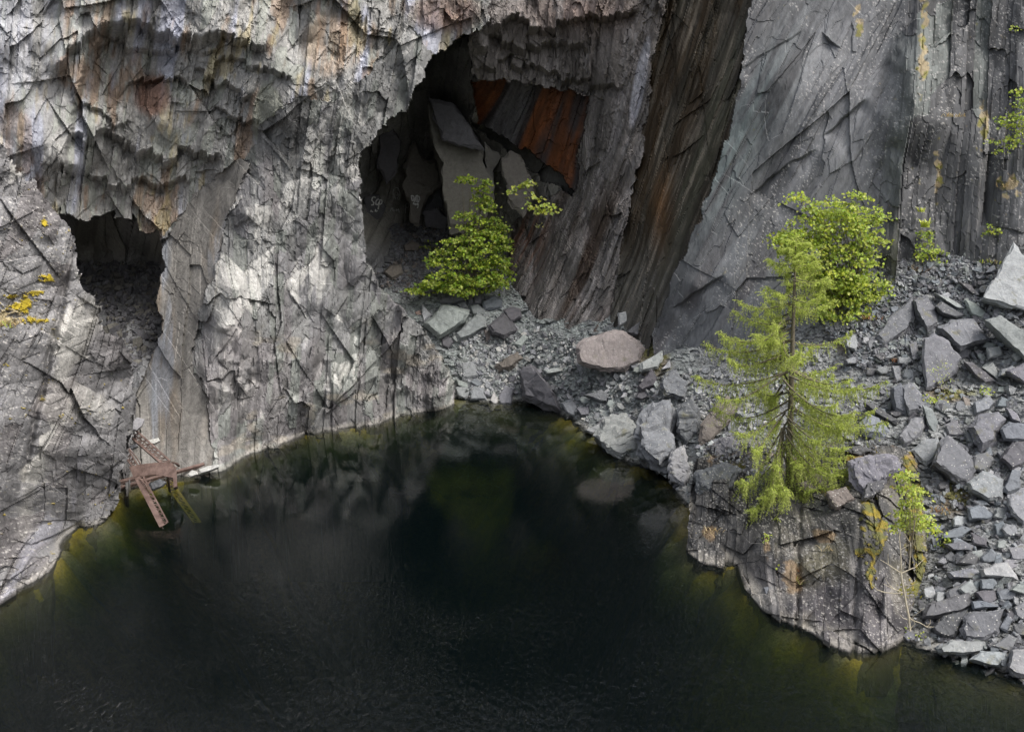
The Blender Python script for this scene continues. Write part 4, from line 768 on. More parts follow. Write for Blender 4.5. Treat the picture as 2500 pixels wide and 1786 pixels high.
# --- cove
for a in [
 ([(1600,885),(1588,790),(1640,722),(1780,668),(1880,675),(1990,735),(2032,790),(2012,880),(1900,932),(1790,942),(1640,905)], 'huge rounded pinkish boulder perched on the cove scree', 'huge pinkish boulder', dict(tint='pink', name='boulder', cat='boulder', rise=.2, inset=.84, thick=.8, up=.3, fleck=True, rough=.9)),
 ([(605,635),(730,500),(790,505),(905,545),(885,612),(820,660),(710,728),(660,690)], 'large pale wedge shaped slab leaning at the cave mouth, left of the others', 'pale leaning wedge', dict(tint='green', rise=.3, inset=.8, lean=-.35)),
 ([(797,705),(885,635),(960,555),(1005,590),(1020,650),(900,720),(830,742)], 'greenish layered slab with a dark broken edge beside the pale leaning wedge', 'greenish layered slab', dict(tint='green', lean=-.3, rise=.28)),
 ([(1025,640),(1120,560),(1200,640),(1222,680),(1130,722),(1050,692)], 'dark purplish block under the cave bush, flat face tilted right', 'dark block under the bush', dict(tint='dark', lean=.3)),
 ([(985,490),(1070,440),(1122,480),(1112,530),(1000,545)], 'blue grey boulder directly beneath the cave bush', None, dict(tint='blue')),
 ([(713,475),(780,430),(850,435),(892,480),(800,503),(720,498)], 'rounded dull grey boulder at the lower left foot of the cave bush', None, dict(tint='grey', rise=.3)),
 ([(888,428),(926,430),(932,502),(900,504)], 'narrow upright slate chip under the cave bush', None, dict(tint='grey', thick=.8)),
 ([(934,430),(992,436),(986,506),(936,503)], 'upright squarish slate chip right of the narrow one under the bush', None, dict(tint='grey', thick=.8)),
 ([(600,495),(668,572),(612,625)], 'tall pointed grey rock spike left of the pale leaning wedge', None, dict(tint='pale', thick=.8)),
 ([(1120,540),(1180,520),(1235,535),(1240,590),(1170,622)], 'dark rounded block above the dark purplish one near the wet wall', None, dict(tint='dark')),
 ([(1060,905),(1130,855),(1220,800),(1252,850),(1160,932),(1090,938)], 'stack of dark thin splintered plates in the middle of the cove scree', 'stack of dark plates', dict(tint='brown', lean=-.2, rise=.35, inset=.6)),
 ([(853,870),(955,860),(968,972),(860,985)], 'upright pale square block above the cove shore', 'pale square block', dict(tint='pale', thick=.7)),
 ([(813,1035),(870,1018),(922,1080),(880,1112),(830,1092)], 'pale block at the left end of the cove shoreline', None, dict(tint='pale')),
 ([(908,1065),(940,1035),(1002,1035),(1017,1118),(910,1120)], 'flat pale block half in the water at the cove shore', None, dict(tint='pale')),
 ([(1037,1120),(1060,1058),(1092,1120),(1070,1155)], 'small pale pointed stone standing in the cove shallows', None, dict(tint='white')),
 ([(1090,1110),(1130,1020),(1197,1040),(1177,1150),(1100,1155)], 'tall grey slab standing in the water at the middle of the cove shore', None, dict(tint='grey')),
 ([(910,1000),(940,970),(1002,1010),(960,1037)], 'bluish block just behind the flat pale one at the cove shore', None, dict(tint='blue')),
 ([(818,980),(900,1008),(920,1050),(830,1022)], 'long greenish stone above the left cove shoreline block', None, dict(tint='green')),
 ([(1222,920),(1290,880),(1335,940),(1450,1080),(1505,1215),(1380,1172),(1240,1105)], 'big dark wet ramp of rock with a pale upper edge by the shore', 'dark wet ramp', dict(tint='dark', lean=-.35, up=.3, thick=.5, name='rock_ramp')),
 ([(1490,1135),(1562,1108),(1602,1160),(1580,1232),(1530,1202)], 'grey block on the shore just right of the dark wet ramp', None, dict(tint='grey')),
 ([(1590,1172),(1672,1150),(1672,1212),(1620,1217)], 'smaller grey block touching the shore block right of the ramp', None, dict(tint='grey')),
 ([(1640,1085),(1750,1050),(1800,1080),(1790,1130),(1750,1128)], 'flat grey plate tilted on the scree below the pinkish boulder', 'tilted plate below the pinkish boulder', dict(tint='grey', thick=.2)),
 ([(1368,922),(1480,910),(1512,930),(1400,948)], 'thin flat slate lying level left of the pinkish boulder', None, dict(tint='green', thick=.25)),
 ([(1995,885),(2140,798),(2152,850),(2112,912),(2000,938)], 'green grey slab resting against the right end of the pinkish boulder', None, dict(tint='green', thick=.4)),
 ([(2128,925),(2190,855),(2194,912)], 'small pale pointed slab right of the boulder by the grey cliff', None, dict(tint='pale')),
 ([(1905,690),(2052,555),(2012,680),(1980,717)], 'thin dark slab propped upright behind the pinkish boulder', None, dict(tint='dark', up=.2, lean=.3)),
 ([(1855,560),(1952,537),(1942,605),(1860,655)], 'pale lilac block behind the pinkish boulder at the wet wall', None, dict(tint='pale', up=.3)),
 ([(1978,1035),(2070,918),(2122,1010),(2002,1065)], 'dark triangular slab standing on the scree right of the boulder', 'dark triangular slab', dict(tint='dark', up=.3)),
 ([(1690,1300),(1750,1240),(1790,1225),(1740,1290),(1680,1330)], 'dark splintered slab lying along the right cove shore', None, dict(tint='dark', thick=.3)),
 ([(1870,1215),(1925,1205),(1945,1330),(1880,1355)], 'upright bluish slab among the pale scree above the right cove shore', 'upright bluish slab', dict(tint='blue', up=.2)),
 ([(1640,1310),(1740,1265),(1780,1290),(1690,1335)], 'pale flat stone at the water edge below the scree', None, dict(tint='pale', thick=.3)),
 ([(355,300),(400,255),(470,248),(482,310),(410,352)], 'layered brown grey block on the cave floor', 'layered block on the cave floor', dict(tint='brown', rise=.3)),
 ([(300,290),(345,265),(362,300),(330,312)], 'small grey block left of the layered one on the cave floor', None, dict(tint='grey')),
 ([(480,130),(540,95),(600,130),(580,170),(490,170)], 'rough brown grey lump inside the cave left of the bush', None, dict(tint='brown', rise=.35)),
 ([(585,90),(640,60),(690,110),(600,115)], 'dark wedge on the cave floor just left of the bush top', None, dict(tint='dark')),
 ([(350,195),(390,200),(420,245),(365,240)], 'flat dark slate leaning on the cave floor rubble', None, dict(tint='dark')),
 ([(555,555),(590,540),(605,575),(570,575)], 'small rose coloured stone by the tall rock spike', None, dict(tint='rose')),
 ([(1115,955),(1165,940),(1168,965),(1130,978)], 'small rose flat stone below the stack of dark plates', None, dict(tint='rose')),
 ([(725,730),(770,695),(810,745),(770,790),(730,775)], 'dark block below the pale leaning wedge', None, dict(tint='dark')),
 ([(820,500),(880,485),(915,555),(880,575)], 'grey angular stone between the pale wedge and the greenish slab', None, dict(tint='grey')),
 ([(905,515),(960,505),(1020,540),(1005,575),(930,570)], 'pair sized pale stone above the greenish layered slab', None, dict(tint='pale')),
 ([(1000,665),(1040,680),(1060,745),(1010,745)], 'narrow brown stone below the dark purplish block', None, dict(tint='brown')),
 ([(920,715),(965,705),(975,740),(930,750)], 'small pale cube of slate below the greenish slab', None, dict(tint='pale')),
 ([(1180,760),(1250,700),(1290,715),(1240,780)], 'greenish slab at the foot of the dark wet wall', None, dict(tint='green')),
 ([(1030,975),(1060,920),(1085,970),(1060,1000)], 'small pale triangular stone right of the pale square block', None, dict(tint='pale')),
 ([(960,880),(1000,900),(1030,960),(985,960)], 'pale narrow stone leaning on the right of the pale square block', None, dict(tint='green')),
]: S(c5, a[0], a[1], a[2], group=COVE, **a[3])
# --- great slabs standing at the back of the large cave
CAVE_Y = lambda du: (lambda u, v: float(DEPTH['cave'](u, v)) - du)
for poly, label, kw in [
 ([(560,905),(605,1010),(700,1030),(725,1180),(650,1245),(610,1300),(585,1440),(530,1410),(490,1200),(478,1060)], 'pale brown rock rib on the cave back wall bearing the word DAD', dict(tint='cave', surf=CAVE_Y(1.30 ))),
 ([(640,660),(700,650),(760,800),(830,930),(990,960),(1012,1110),(1062,1300),(1000,1470),(780,1480),(740,1200),(705,1030),(650,830)], 'tall smooth pale slab standing at the back of the cave behind the bush', dict(tint='cave', surf=CAVE_Y(2.10 ), rise=.06, inset=.93)),
 ([(840,955),(990,962),(982,1050),(870,1122)], 'flat greenish plate on the tall slab behind the cave bush', dict(tint='green', surf=CAVE_Y(2.90 ), rise=.05, inset=.93, thick=.3)),
 ([(1003,915),(1112,1000),(1062,1100),(1052,1290),(1002,1110)], 'upright grey blade of rock right of the tall cave slab', dict(tint='cave', surf=CAVE_Y(2.50 ))),
 ([(1118,1020),(1160,972),(1235,1000),(1335,1200),(1290,1310),(1250,1400),(1150,1290)], 'streaked grey rounded pillar above the hanging maple branch', dict(tint='cave', surf=CAVE_Y(2.10 ))),
 ([(650,632),(800,650),(905,800),(1002,958),(900,950),(740,880),(680,760)], 'dark leaning rock beam crossing the upper back of the cave', dict(tint='dark', surf=CAVE_Y(1.70 ), lean=-.3)),
 ([(330,870),(420,800),(470,900),(440,1100),(380,1180),(320,1050)], 'dark lump bulging from the left side of the cave wall', dict(tint='dark', surf=CAVE_Y(1.10 ))),
 ([(225,1260),(330,1240),(370,1330),(350,1390),(230,1400)], 'dark low rock carrying the letters SGP at the cave left side', dict(tint='dark', surf=CAVE_Y(0.70 ))),
 ([(600,1350),(700,1330),(770,1400),(760,1480),(640,1450)], 'blocky dark ledge at the foot of the cave back wall', dict(tint='dark', surf=CAVE_Y(1.10 ))),
 ([(640,1250),(720,1200),(740,1340),(610,1350)], 'dark square block beside the pale rib in the cave', dict(tint='dark', surf=CAVE_Y(0.70 ))),
]: slab(c2(poly), label, up=.12, name='cave_rock', group='slabs on the back wall of the large cave', **{'thick': .5, 'rise': .07, 'inset': .9, 'rough': 1.5, **kw})
# --- broken bedrock along the right shore of the cove
for conv, poly, label, ref, kw in [
 (c5, [(1700,1345),(1760,1230),(1900,1195),(1995,1300),(2005,1455),(1880,1495),(1780,1435)], 'pale craggy bedrock rib above the right cove shore', 'pale craggy rib', dict(tint='green', rise=.3, inset=.8)),
 (c5, [(1965,1260),(2080,1130),(2195,1100),(2230,1400),(2226,1565),(2120,1592),(2000,1485)], 'tall fractured grey bedrock beside the shore left of the larch', 'tall fractured bedrock', dict(tint='grey', rise=.35, inset=.7)),
 (c5, [(2130,965),(2226,920),(2300,1000),(2290,1125),(2150,1092)], 'grey broken outcrop between the boulder and the larch', 'grey broken outcrop', dict(tint='grey', rise=.3)),
 (c6, [(20,1150),(100,1080),(150,1180),(140,1340),(70,1420),(10,1330)], 'grey upright rib just left of the larch branches', 'grey upright rib', dict(tint='grey', rise=.3, up=.3)),
 (c6, [(165,1280),(250,1140),(330,1080),(405,1160),(350,1255),(210,1400),(150,1400)], 'smooth brownish rock face behind the left larch branches', 'smooth brownish face', dict(tint='brown', rise=.1, up=.4)),
 (c6, [(200,1420),(330,1350),(480,1370),(560,1440),(420,1500),(250,1490)], 'rubbly grey ledge behind the lower larch branches', None, dict(tint='grey', rise=.3)),
 (c6, [(-40,1440),(50,1410),(90,1560),(60,1680),(-50,1610)], 'pale fractured block at the water beside the dark crevice', None, dict(tint='pale', rise=.3)),
]: S(conv, poly, label, ref, cat='outcrop', name='rock_outcrop', thick=.6, rough=1.8, fleck=True, **kw)
KS = lambda u, v: float(K_D(u, v))
for conv, poly, label, kw in [
 (c7, [(1105,70),(1250,22),(1400,32),(1445,120),(1335,212),(1190,300),(1112,190)], 'speckled mossy crag on the top right of the knoll', dict(tint='grey', rise=.25, inset=.75, up=.45)),
 (c7, [(1190,315),(1225,200),(1345,195),(1315,262),(1212,320)], 'dark wedge of rock jutting below the mossy crag', dict(tint='dark', rise=.3)),
 (c7, [(990,345),(960,262),(1090,228),(1142,312),(1020,382)], 'mossy hump of rock right of the larch trunk', dict(tint='brown', rise=.35)),
 (c7, [(130,130),(330,60),(420,120),(360,240),(200,300),(120,260)], 'speckled grey crag at the top left corner of the knoll', dict(tint='grey', rise=.3, inset=.7, up=.4)),
 (c7, [(420,200),(560,110),(680,150),(640,260),(480,300)], 'grey rock shelf under the left larch fronds', dict(tint='grey', rise=.3, inset=.7)),
 (c7, [(780,210),(900,140),(990,170),(940,260),(820,280)], 'brown grey block behind the larch trunk', dict(tint='brown', rise=.3)),
 (c6, [(1050,1425),(1180,1405),(1265,1442),(1180,1470),(1060,1445)], 'dark overhanging mossy ledge right of the larch', dict(tint='dark', rise=.3)),
 (c7, [(560,870),(610,865),(635,940),(590,960)], 'small bluish block stuck low on the left face of the knoll', dict(tint='blue', rise=.2)),
]: slab(conv(poly), label, surf=KS, fleck=True, rough=1.6, cat='outcrop', name='rock_outcrop', **{'thick': .6, **kw})
# --- right hand scree
for conv, poly, label, ref, kw in [
 (c6, [(2160,108),(2240,205),(2330,330),(2345,545),(2226,545),(2100,520),(1945,478),(2040,310)], 'huge pale triangular slab pointing up at the right edge', 'pale triangular slab', dict(tint='pale', thick=.35, up=.5, rise=.12, inset=.9, name='boulder')),
 (c6, [(1970,600),(2080,575),(2260,715),(2300,800),(2260,905),(2150,780)], 'long greenish slab sloping down beneath the pale triangular one', 'long greenish slab', dict(tint='green', thick=.3, lean=-.25)),
 (c6, [(1272,722),(1440,520),(1512,458),(1522,592),(1478,665),(1320,785)], 'big speckled slab tilted to the left below the maple', 'big tilted speckled slab', dict(tint='grey', lean=-.25, rise=.15, inset=.85)),
 (c6, [(1518,472),(1600,438),(1672,540),(1682,642),(1610,692),(1560,602)], 'blunt upright grey slab right of the big tilted one', 'blunt upright slab', dict(tint='grey', lean=.2)),
 (c6, [(1655,515),(1700,480),(1862,582),(1800,598),(1700,562)], 'flat mossy dark slate low in the upper stack of plates', None, dict(tint='dark', thick=.3)),
 (c6, [(1655,430),(1740,458),(1868,545),(1800,532)], 'thin greenish plate in the upper stack below the fern', None, dict(tint='green', thick=.25)),
 (c6, [(1845,470),(1920,500),(1995,565),(1960,602),(1890,572)], 'greenish slab at the right end of the upper stack of plates', None, dict(tint='green', thick=.3)),
 (c6, [(1775,400),(1850,438),(1835,465)], 'small thin plate in the middle of the upper stack', None, dict(tint='green', thick=.3)),
 (c6, [(1808,358),(1882,380),(1942,452),(1900,442)], 'dark slate topmost in the upper stack of plates', None, dict(tint='dark', thick=.35)),
 (c6, [(1678,655),(1760,600),(1900,598),(2025,742),(1920,765),(1820,805),(1740,722)], 'large broad slab with a pale top and dark broken front', 'broad pale topped slab', dict(tint='grey', rise=.3, up=1.0)),
 (c6, [(1588,722),(1650,688),(1742,740),(1815,850),(1802,932),(1680,1042),(1598,1062)], 'large smooth lilac slab facing the camera in the middle of the scree', 'smooth lilac slab', dict(tint='grey', rise=.08, inset=.9, up=.4)),
 (c6, [(1838,868),(1900,880),(2062,1002),(1990,1026)], 'long dark wedge right of the smooth lilac slab', 'long dark wedge', dict(tint='dark', lean=-.2)),
 (c6, [(1950,905),(2030,880),(2092,992),(2060,995)], 'thin greenish slab lying on the long dark wedge', None, dict(tint='green', thick=.3)),
 (c6, [(2105,930),(2226,880),(2290,900),(2290,1010),(2226,1015)], 'broad grey slab cut by the right edge, below the long greenish one', None, dict(tint='grey')),
 (c6, [(1985,782),(2080,768),(2095,832),(2000,855)], 'pale flat stone between the long dark wedge and the broad slab', None, dict(tint='pale')),
 (c6, [(1388,1035),(1440,1008),(1475,1100),(1482,1225),(1400,1192)], 'tall narrow slab, left one of the upright pair', 'upright pair of slabs', dict(tint='blue', up=.3)),
 (c6, [(1448,1032),(1510,998),(1575,1080),(1562,1205),(1490,1214),(1450,1112)], 'speckled rounded slab, right one of the upright pair', None, dict(tint='grey', up=.3)),
 (c6, [(1382,900),(1430,898),(1442,990),(1410,1005)], 'small pale upright slate above the upright pair of slabs', None, dict(tint='pale')),
 (c6, [(1200,1130),(1260,1138),(1445,1262),(1400,1274),(1280,1204)], 'long thin dark slate lying right of the larch', 'long thin dark slate', dict(tint='dark', thick=.3)),
 (c6, [(1158,1295),(1230,1198),(1300,1228),(1375,1322),(1340,1364),(1200,1345)], 'blue grey pyramid shaped block right of the larch branches', 'blue pyramid block', dict(tint='blue', rise=.35, inset=.55)),
 (c6, [(1418,1362),(1500,1238),(1595,1208),(1595,1290),(1500,1405),(1450,1415)], 'speckled brown grey block below the upright pair of slabs', None, dict(tint='grey', lean=-.2)),
 (c6, [(1578,1152),(1640,1168),(1672,1240),(1662,1355),(1620,1292)], 'narrow green grey slab standing right of the upright pair', None, dict(tint='green', up=.4)),
 (c6, [(1718,1272),(1800,1248),(1855,1352),(1740,1345)], 'grey three sided block left of the big dark faced block', None, dict(tint='grey')),
 (c6, [(1905,1132),(2000,1088),(2042,1130),(2010,1182),(1910,1214)], 'grey block sitting above the big dark faced block', None, dict(tint='grey', rise=.3)),
 (c6, [(1865,1292),(1930,1208),(2060,1188),(2115,1240),(2052,1332),(2062,1402),(1950,1455),(1900,1382)], 'big angular block with a dark lower face near the right edge', 'big dark faced block', dict(tint='grey', rise=.35, inset=.66)),
 (c6, [(2072,1302),(2130,1258),(2240,1268),(2250,1385),(2100,1374)], 'bluish flat topped block at the right edge', None, dict(tint='blue', rise=.3)),
 (c6, [(2065,1492),(2150,1388),(2240,1378),(2250,1530),(2150,1565)], 'dark angular block at the right edge with a pale top', None, dict(tint='dark', rise=.35)),
 (c6, [(1495,1442),(1590,1368),(1680,1358),(1692,1462),(1600,1545)], 'large pale grey slab tilted left above the knoll', 'pale slab above the knoll', dict(tint='pale', lean=-.2, rise=.15)),
 (c6, [(1640,1520),(1680,1388),(1740,1338),(1862,1442),(1925,1562),(1880,1680),(1780,1640)], 'very large speckled slab with a black undercut beside the knoll top', 'very large speckled slab', dict(tint='grey', rise=.2, thick=.5)),
 (c6, [(1848,1302),(1950,1378),(1940,1405),(1860,1384)], 'thin slate wedge left of the big dark faced block', None, dict(tint='grey', thick=.3)),
 (c6, [(2108,1162),(2180,1198),(2212,1270),(2150,1245)], 'narrow slate just above the bluish flat topped block', None, dict(tint='grey')),
 (c6, [(1960,780),(1985,740),(2050,760),(2040,800)], 'small greenish stone beside the broad pale topped slab', None, dict(tint='green')),
 (c6, [(1925,830),(1960,800),(1985,850),(1960,880)], 'small green stone above the long dark wedge', None, dict(tint='green')),
 (c6, [(1220,740),(1275,700),(1290,760),(1240,800)], 'dull grey stone at the lower left corner of the big tilted speckled slab', None, dict(tint='grey')),
 (c6, [(1490,760),(1540,745),(1555,840),(1510,850)], 'grey slate between the big tilted slab and the smooth lilac slab', None, dict(tint='grey')),
 (c6, [(1440,830),(1480,820),(1495,890),(1460,900)], 'little bluish slate left of the smooth lilac slab', None, dict(tint='blue')),
 (c6, [(1830,1090),(1880,1110),(1890,1180),(1850,1160)], 'brownish chip under the long dark wedge', None, dict(tint='brown')),
 (c6, [(1905,1470),(1990,1440),(2040,1500),(1990,1580),(1900,1560)], 'rough grey block between the very large speckled slab and the right edge', None, dict(tint='grey')),
 (c7, [(1865,205),(1960,128),(2095,180),(2095,312),(2000,325),(1880,254)], 'large speckled pale block right of the very large slab', 'large speckled pale block', dict(tint='pale', rise=.25)),
 (c7, [(2095,245),(2150,118),(2205,128),(2205,252),(2120,284)], 'blue grey upright block beside the large speckled pale one', None, dict(tint='blue')),
 (c7, [(2115,292),(2226,238),(2280,260),(2280,480),(2226,490),(2150,404)], 'big pale block cut by the right edge at mid height', None, dict(tint='pale')),
 (c7, [(1865,362),(1940,343),(2035,402),(2022,444),(1880,444)], 'pale blue flat block below the large speckled pale one', 'pale blue flat block', dict(tint='blue', rise=.25, up=1.0)),
 (c7, [(1885,318),(1990,318),(2005,347),(1930,354)], 'thin level slate lying above the pale blue flat block', None, dict(tint='blue', thick=.25)),
 (c7, [(1695,535),(1830,478),(1905,500),(1820,564),(1700,564)], 'blue slab sloping left above the small green plant', None, dict(tint='blue', thick=.3)),
 (c7, [(1715,595),(1840,578),(1925,612),(1900,644),(1760,634)], 'flat grey slab just under the small green plant', 'flat slab under the small plant', dict(tint='grey', thick=.3)),
 (c7, [(1885,520),(1990,558),(1985,612),(1900,594)], 'dark block tucked under the sloping blue slab', None, dict(tint='dark')),
 (c7, [(1715,672),(1760,638),(1815,690),(1802,724),(1730,702)], 'small pointed dark block below the flat slab under the plant', None, dict(tint='dark')),
 (c7, [(1945,685),(2020,618),(2075,682),(2060,714),(1960,714)], 'blue pointed block in the middle of the lower scree', 'blue pointed block', dict(tint='blue', rise=.3)),
 (c7, [(2035,472),(2090,448),(2145,512),(2120,554),(2050,544)], 'blue grey block above and right of the blue pointed one', None, dict(tint='blue')),
 (c7, [(1725,775),(1900,748),(1945,782),(1900,820),(1760,814)], 'long low flat topped slab on the lower scree', 'long low slab', dict(tint='grey', rise=.3, up=1.0)),
 (c7, [(1942,755),(2060,718),(2110,708),(2185,792),(2182,824),(1960,804)], 'broad speckled block right of the long low slab', 'broad speckled block', dict(tint='pale', rise=.3, up=1.0)),
 (c7, [(1725,905),(1850,828),(1885,850),(1860,914),(1740,954)], 'speckled slab lying above the long dark shore block', None, dict(tint='grey')),
 (c7, [(1858,892),(1920,828),(1952,840),(1930,894)], 'small blue slab beside the bluish cube', None, dict(tint='blue')),
 (c7, [(1948,822),(2030,808),(2064,850),(2030,894),(1950,888)], 'bluish cube under the broad speckled block', 'bluish cube', dict(tint='blue', rise=.3)),
 (c7, [(1915,902),(2040,888),(2064,952),(2020,984),(1950,962)], 'dark fronted block below the bluish cube', None, dict(tint='dark', rise=.3)),
 (c7, [(1885,960),(1960,960),(2095,1000),(1900,1014)], 'thin pale blue plate under the dark fronted block', None, dict(tint='blue', thick=.25)),
 (c7, [(1575,1072),(1600,978),(1740,935),(1885,898),(1890,992),(1820,1034),(1650,1070)], 'long dark shore block with a speckled sloping top', 'long dark shore block', dict(tint='dark', rise=.3, up=1.0)),
 (c7, [(1625,1135),(1690,1068),(1862,1018),(1855,1070),(1790,1194),(1740,1204),(1650,1164)], 'dark angular shore block below the long one, in front of the bare shrub', 'dark angular shore block', dict(tint='dark', rise=.3, up=.9)),
 (c7, [(1815,1145),(1850,1068),(1900,1028),(2105,1006),(2064,1162),(1980,1215),(1840,1204)], 'big speckled grey shore block with a flat sloping face', 'big speckled shore block', dict(tint='grey', rise=.2)),
 (c7, [(1665,1264),(1760,1198),(1970,1218),(1985,1272),(1850,1304),(1690,1294)], 'long pale flat block lying at the water edge', 'long pale block at the water edge', dict(tint='pale', rise=.3, up=1.0)),
 (c7, [(1875,1334),(1950,1278),(2110,1288),(2124,1352),(2080,1386),(1940,1354)], 'pale rounded block half in the water near the lower right corner', 'pale block near the corner', dict(tint='pale', rise=.3, up=1.0)),
 (c7, [(2125,1395),(2150,1268),(2240,1258),(2260,1460),(2160,1436)], 'pale block at the lower right corner shore', None, dict(tint='pale', rise=.3)),
 (c7, [(2005,1255),(2130,1168),(2195,1200),(2130,1284)], 'grey speckled slab above the pale block near the corner', None, dict(tint='grey')),
 (c7, [(1446,1184),(1480,1138),(1532,1158),(1534,1212),(1480,1224)], 'small grey block in the water at the foot of the bare shrub', None, dict(tint='grey', rise=.3, surf=lambda u, v: 37.9)),
 (c7, [(2065,1135),(2120,1048),(2154,1080),(2120,1164)], 'blue stone right of the big speckled shore block', None, dict(tint='blue')),
 (c7, [(2105,1002),(2180,1058),(2162,1094)], 'thin dark slate leaning right of the pale blue plate', None, dict(tint='dark', thick=.3)),
 (c7, [(2048,902),(2110,878),(2185,900),(2162,954),(2070,964)], 'pale blue block right of the bluish cube', None, dict(tint='blue')),
 (c7, [(1630,555),(1690,565),(1690,630),(1645,620)], 'small blue block left of the small green plant', None, dict(tint='blue')),
 (c7, [(2160,1000),(2226,960),(2260,1040),(2226,1090),(2180,1060)], 'grey block at the right edge level with the pale blue plate', None, dict(tint='grey')),
 (c7, [(2120,620),(2226,600),(2260,700),(2150,700)], 'wide grey slab at the right edge above the broad speckled block', None, dict(tint='grey', thick=.3)),
 (c7, [(2150,1110),(2226,1100),(2250,1190),(2180,1180)], 'dark slab at the right edge above the corner block', None, dict(tint='dark')),
 (c7, [(1800,720),(1880,640),(1940,680),(1920,740)], 'dark thin plates above the long low slab', None, dict(tint='dark', thick=.25)),
 (c7, [(1580,880),(1640,860),(1680,920),(1640,960),(1590,940)], 'pale stone just above the long dark shore block', None, dict(tint='pale')),
]: S(conv, poly, label, ref, group=RSCR, fleck=(conv is c6 and kw.get('tint') in ('grey', 'pale', 'dark')) or (conv is c7 and kw.get('tint') != 'blue'), **kw)
# --- smaller blocks between them, each described from the landmark it lies by
USED = set()
def small_blocks(n, polys, group, smin, smax, tints, seed):
    rr = random.Random(seed); made = 0; tries = 0
    pts = []
    while made < n and tries < 6000:
        tries += 1
        pl = rr.choice(polys); xs = [p[0] for p in pl]; ys = [p[1] for p in pl]
        u, v = rr.uniform(min(xs), max(xs)), rr.uniform(min(ys), max(ys))
        if not inpoly(pl, np.array([u]), np.array([v]))[0]: continue
        sz = rr.uniform(smin, smax) * (.75 + .5 * (v - 600) / 1000)
        if any(math.hypot(u - a, v - b) < (sz + c) * .8 for a, b, c in pts): continue
        t = rr.choice(tints); k = rr.choice((4, 5, 5, 6)); ph = rr.uniform(0, 6.3); asp = rr.uniform(.45, .9); ro = rr.uniform(-.6, .6)
        poly = []
        for i in range(k):
            a = ph + i * 6.283 / k + rr.uniform(-.35, .35); x, y = sz * math.cos(a) * rr.uniform(.75, 1.1), sz * asp * math.sin(a) * rr.uniform(.75, 1.1)
            poly.append((u + x * math.cos(ro) - y * math.sin(ro), v + x * math.sin(ro) + y * math.cos(ro)))
        L = sorted(LAND, key=lambda q: math.hypot(q[0] - u, q[1] - v))[:5]
        lab = None
        shape = 'slim' if asp < .58 else 'chunky' if asp > .78 else 'angular'
        size = 'small' if sz < (smin + smax) / 2 else 'mid sized'
        tn = {'grey': 'grey', 'dark': 'dark', 'pale': 'pale', 'green': 'greenish', 'blue': 'bluish', 'brown': 'brownish', 'pink': 'pinkish', 'white': 'whitish', 'rose': 'rose'}[t]
        for q in L:
            dx, dy = u - q[0], v - q[1]
            side = ('right of' if dx > 0 else 'left of') if abs(dx) > 1.3 * abs(dy) else ('below' if dy > 0 else 'above') if abs(dy) > 1.3 * abs(dx) else ('below and right of' if dx > 0 else 'below and left of') if dy > 0 else ('above and right of' if dx > 0 else 'above and left of')
            dist = 'just ' if math.hypot(dx, dy) < 70 else 'off '
            s_ = f"{size} {shape} {tn} stone {dist}{side} the {q[2]}"
            if len(s_.split()) > 16: s_ = s_.replace('just ', '').replace('off ', '')
            if s_ not in USED and len(s_.split()) < 17: lab = s_; break
        if not lab: continue
        USED.add(lab); pts.append((u, v, sz)); made += 1
        slab(poly, lab, tint=t, lean=rr.uniform(-.4, .4), thick=rr.uniform(.3, .6), up=rr.uniform(.4, 1.0), rise=rr.uniform(.12, .32), fleck=(t in ('grey', 'dark') and group == RSCR), group=group, name='slate_stone', cat='stone')
R_ZONE = [[(2060,680),(2200,650),(2480,640),(2498,900),(2498,1640),(2280,1580),(2240,1480),(2275,1350),(2270,1150),(2120,1040),(2100,900),(2000,800)]]
C_ZONE = [[(1090,850),(1180,820),(1280,870),(1350,960),(1480,1040),(1600,1130),(1640,1000),(1560,900),(1400,930),(1300,860),(1200,800),(1120,800)], [(1120,880),(1260,880),(1270,965),(1140,965)]]
small_blocks(150, R_ZONE, RSCR, 10, 27, ['grey', 'grey', 'blue', 'green', 'dark', 'pale', 'pale'], 5)
small_blocks(95, C_ZONE, COVE, 7, 19, ['green', 'pale', 'grey', 'dark', 'green', 'pale'], 6)
small_blocks(22, [[(890,600),(1000,560),(1060,640),(980,690),(920,690)]], COVE, 6, 12, ['grey', 'dark', 'grey', 'brown'], 8)
small_blocks(16, [[(1700,1060),(1900,1040),(1900,1090),(1700,1110)]], RSCR, 7, 14, ['grey', 'pale', 'green'], 9)

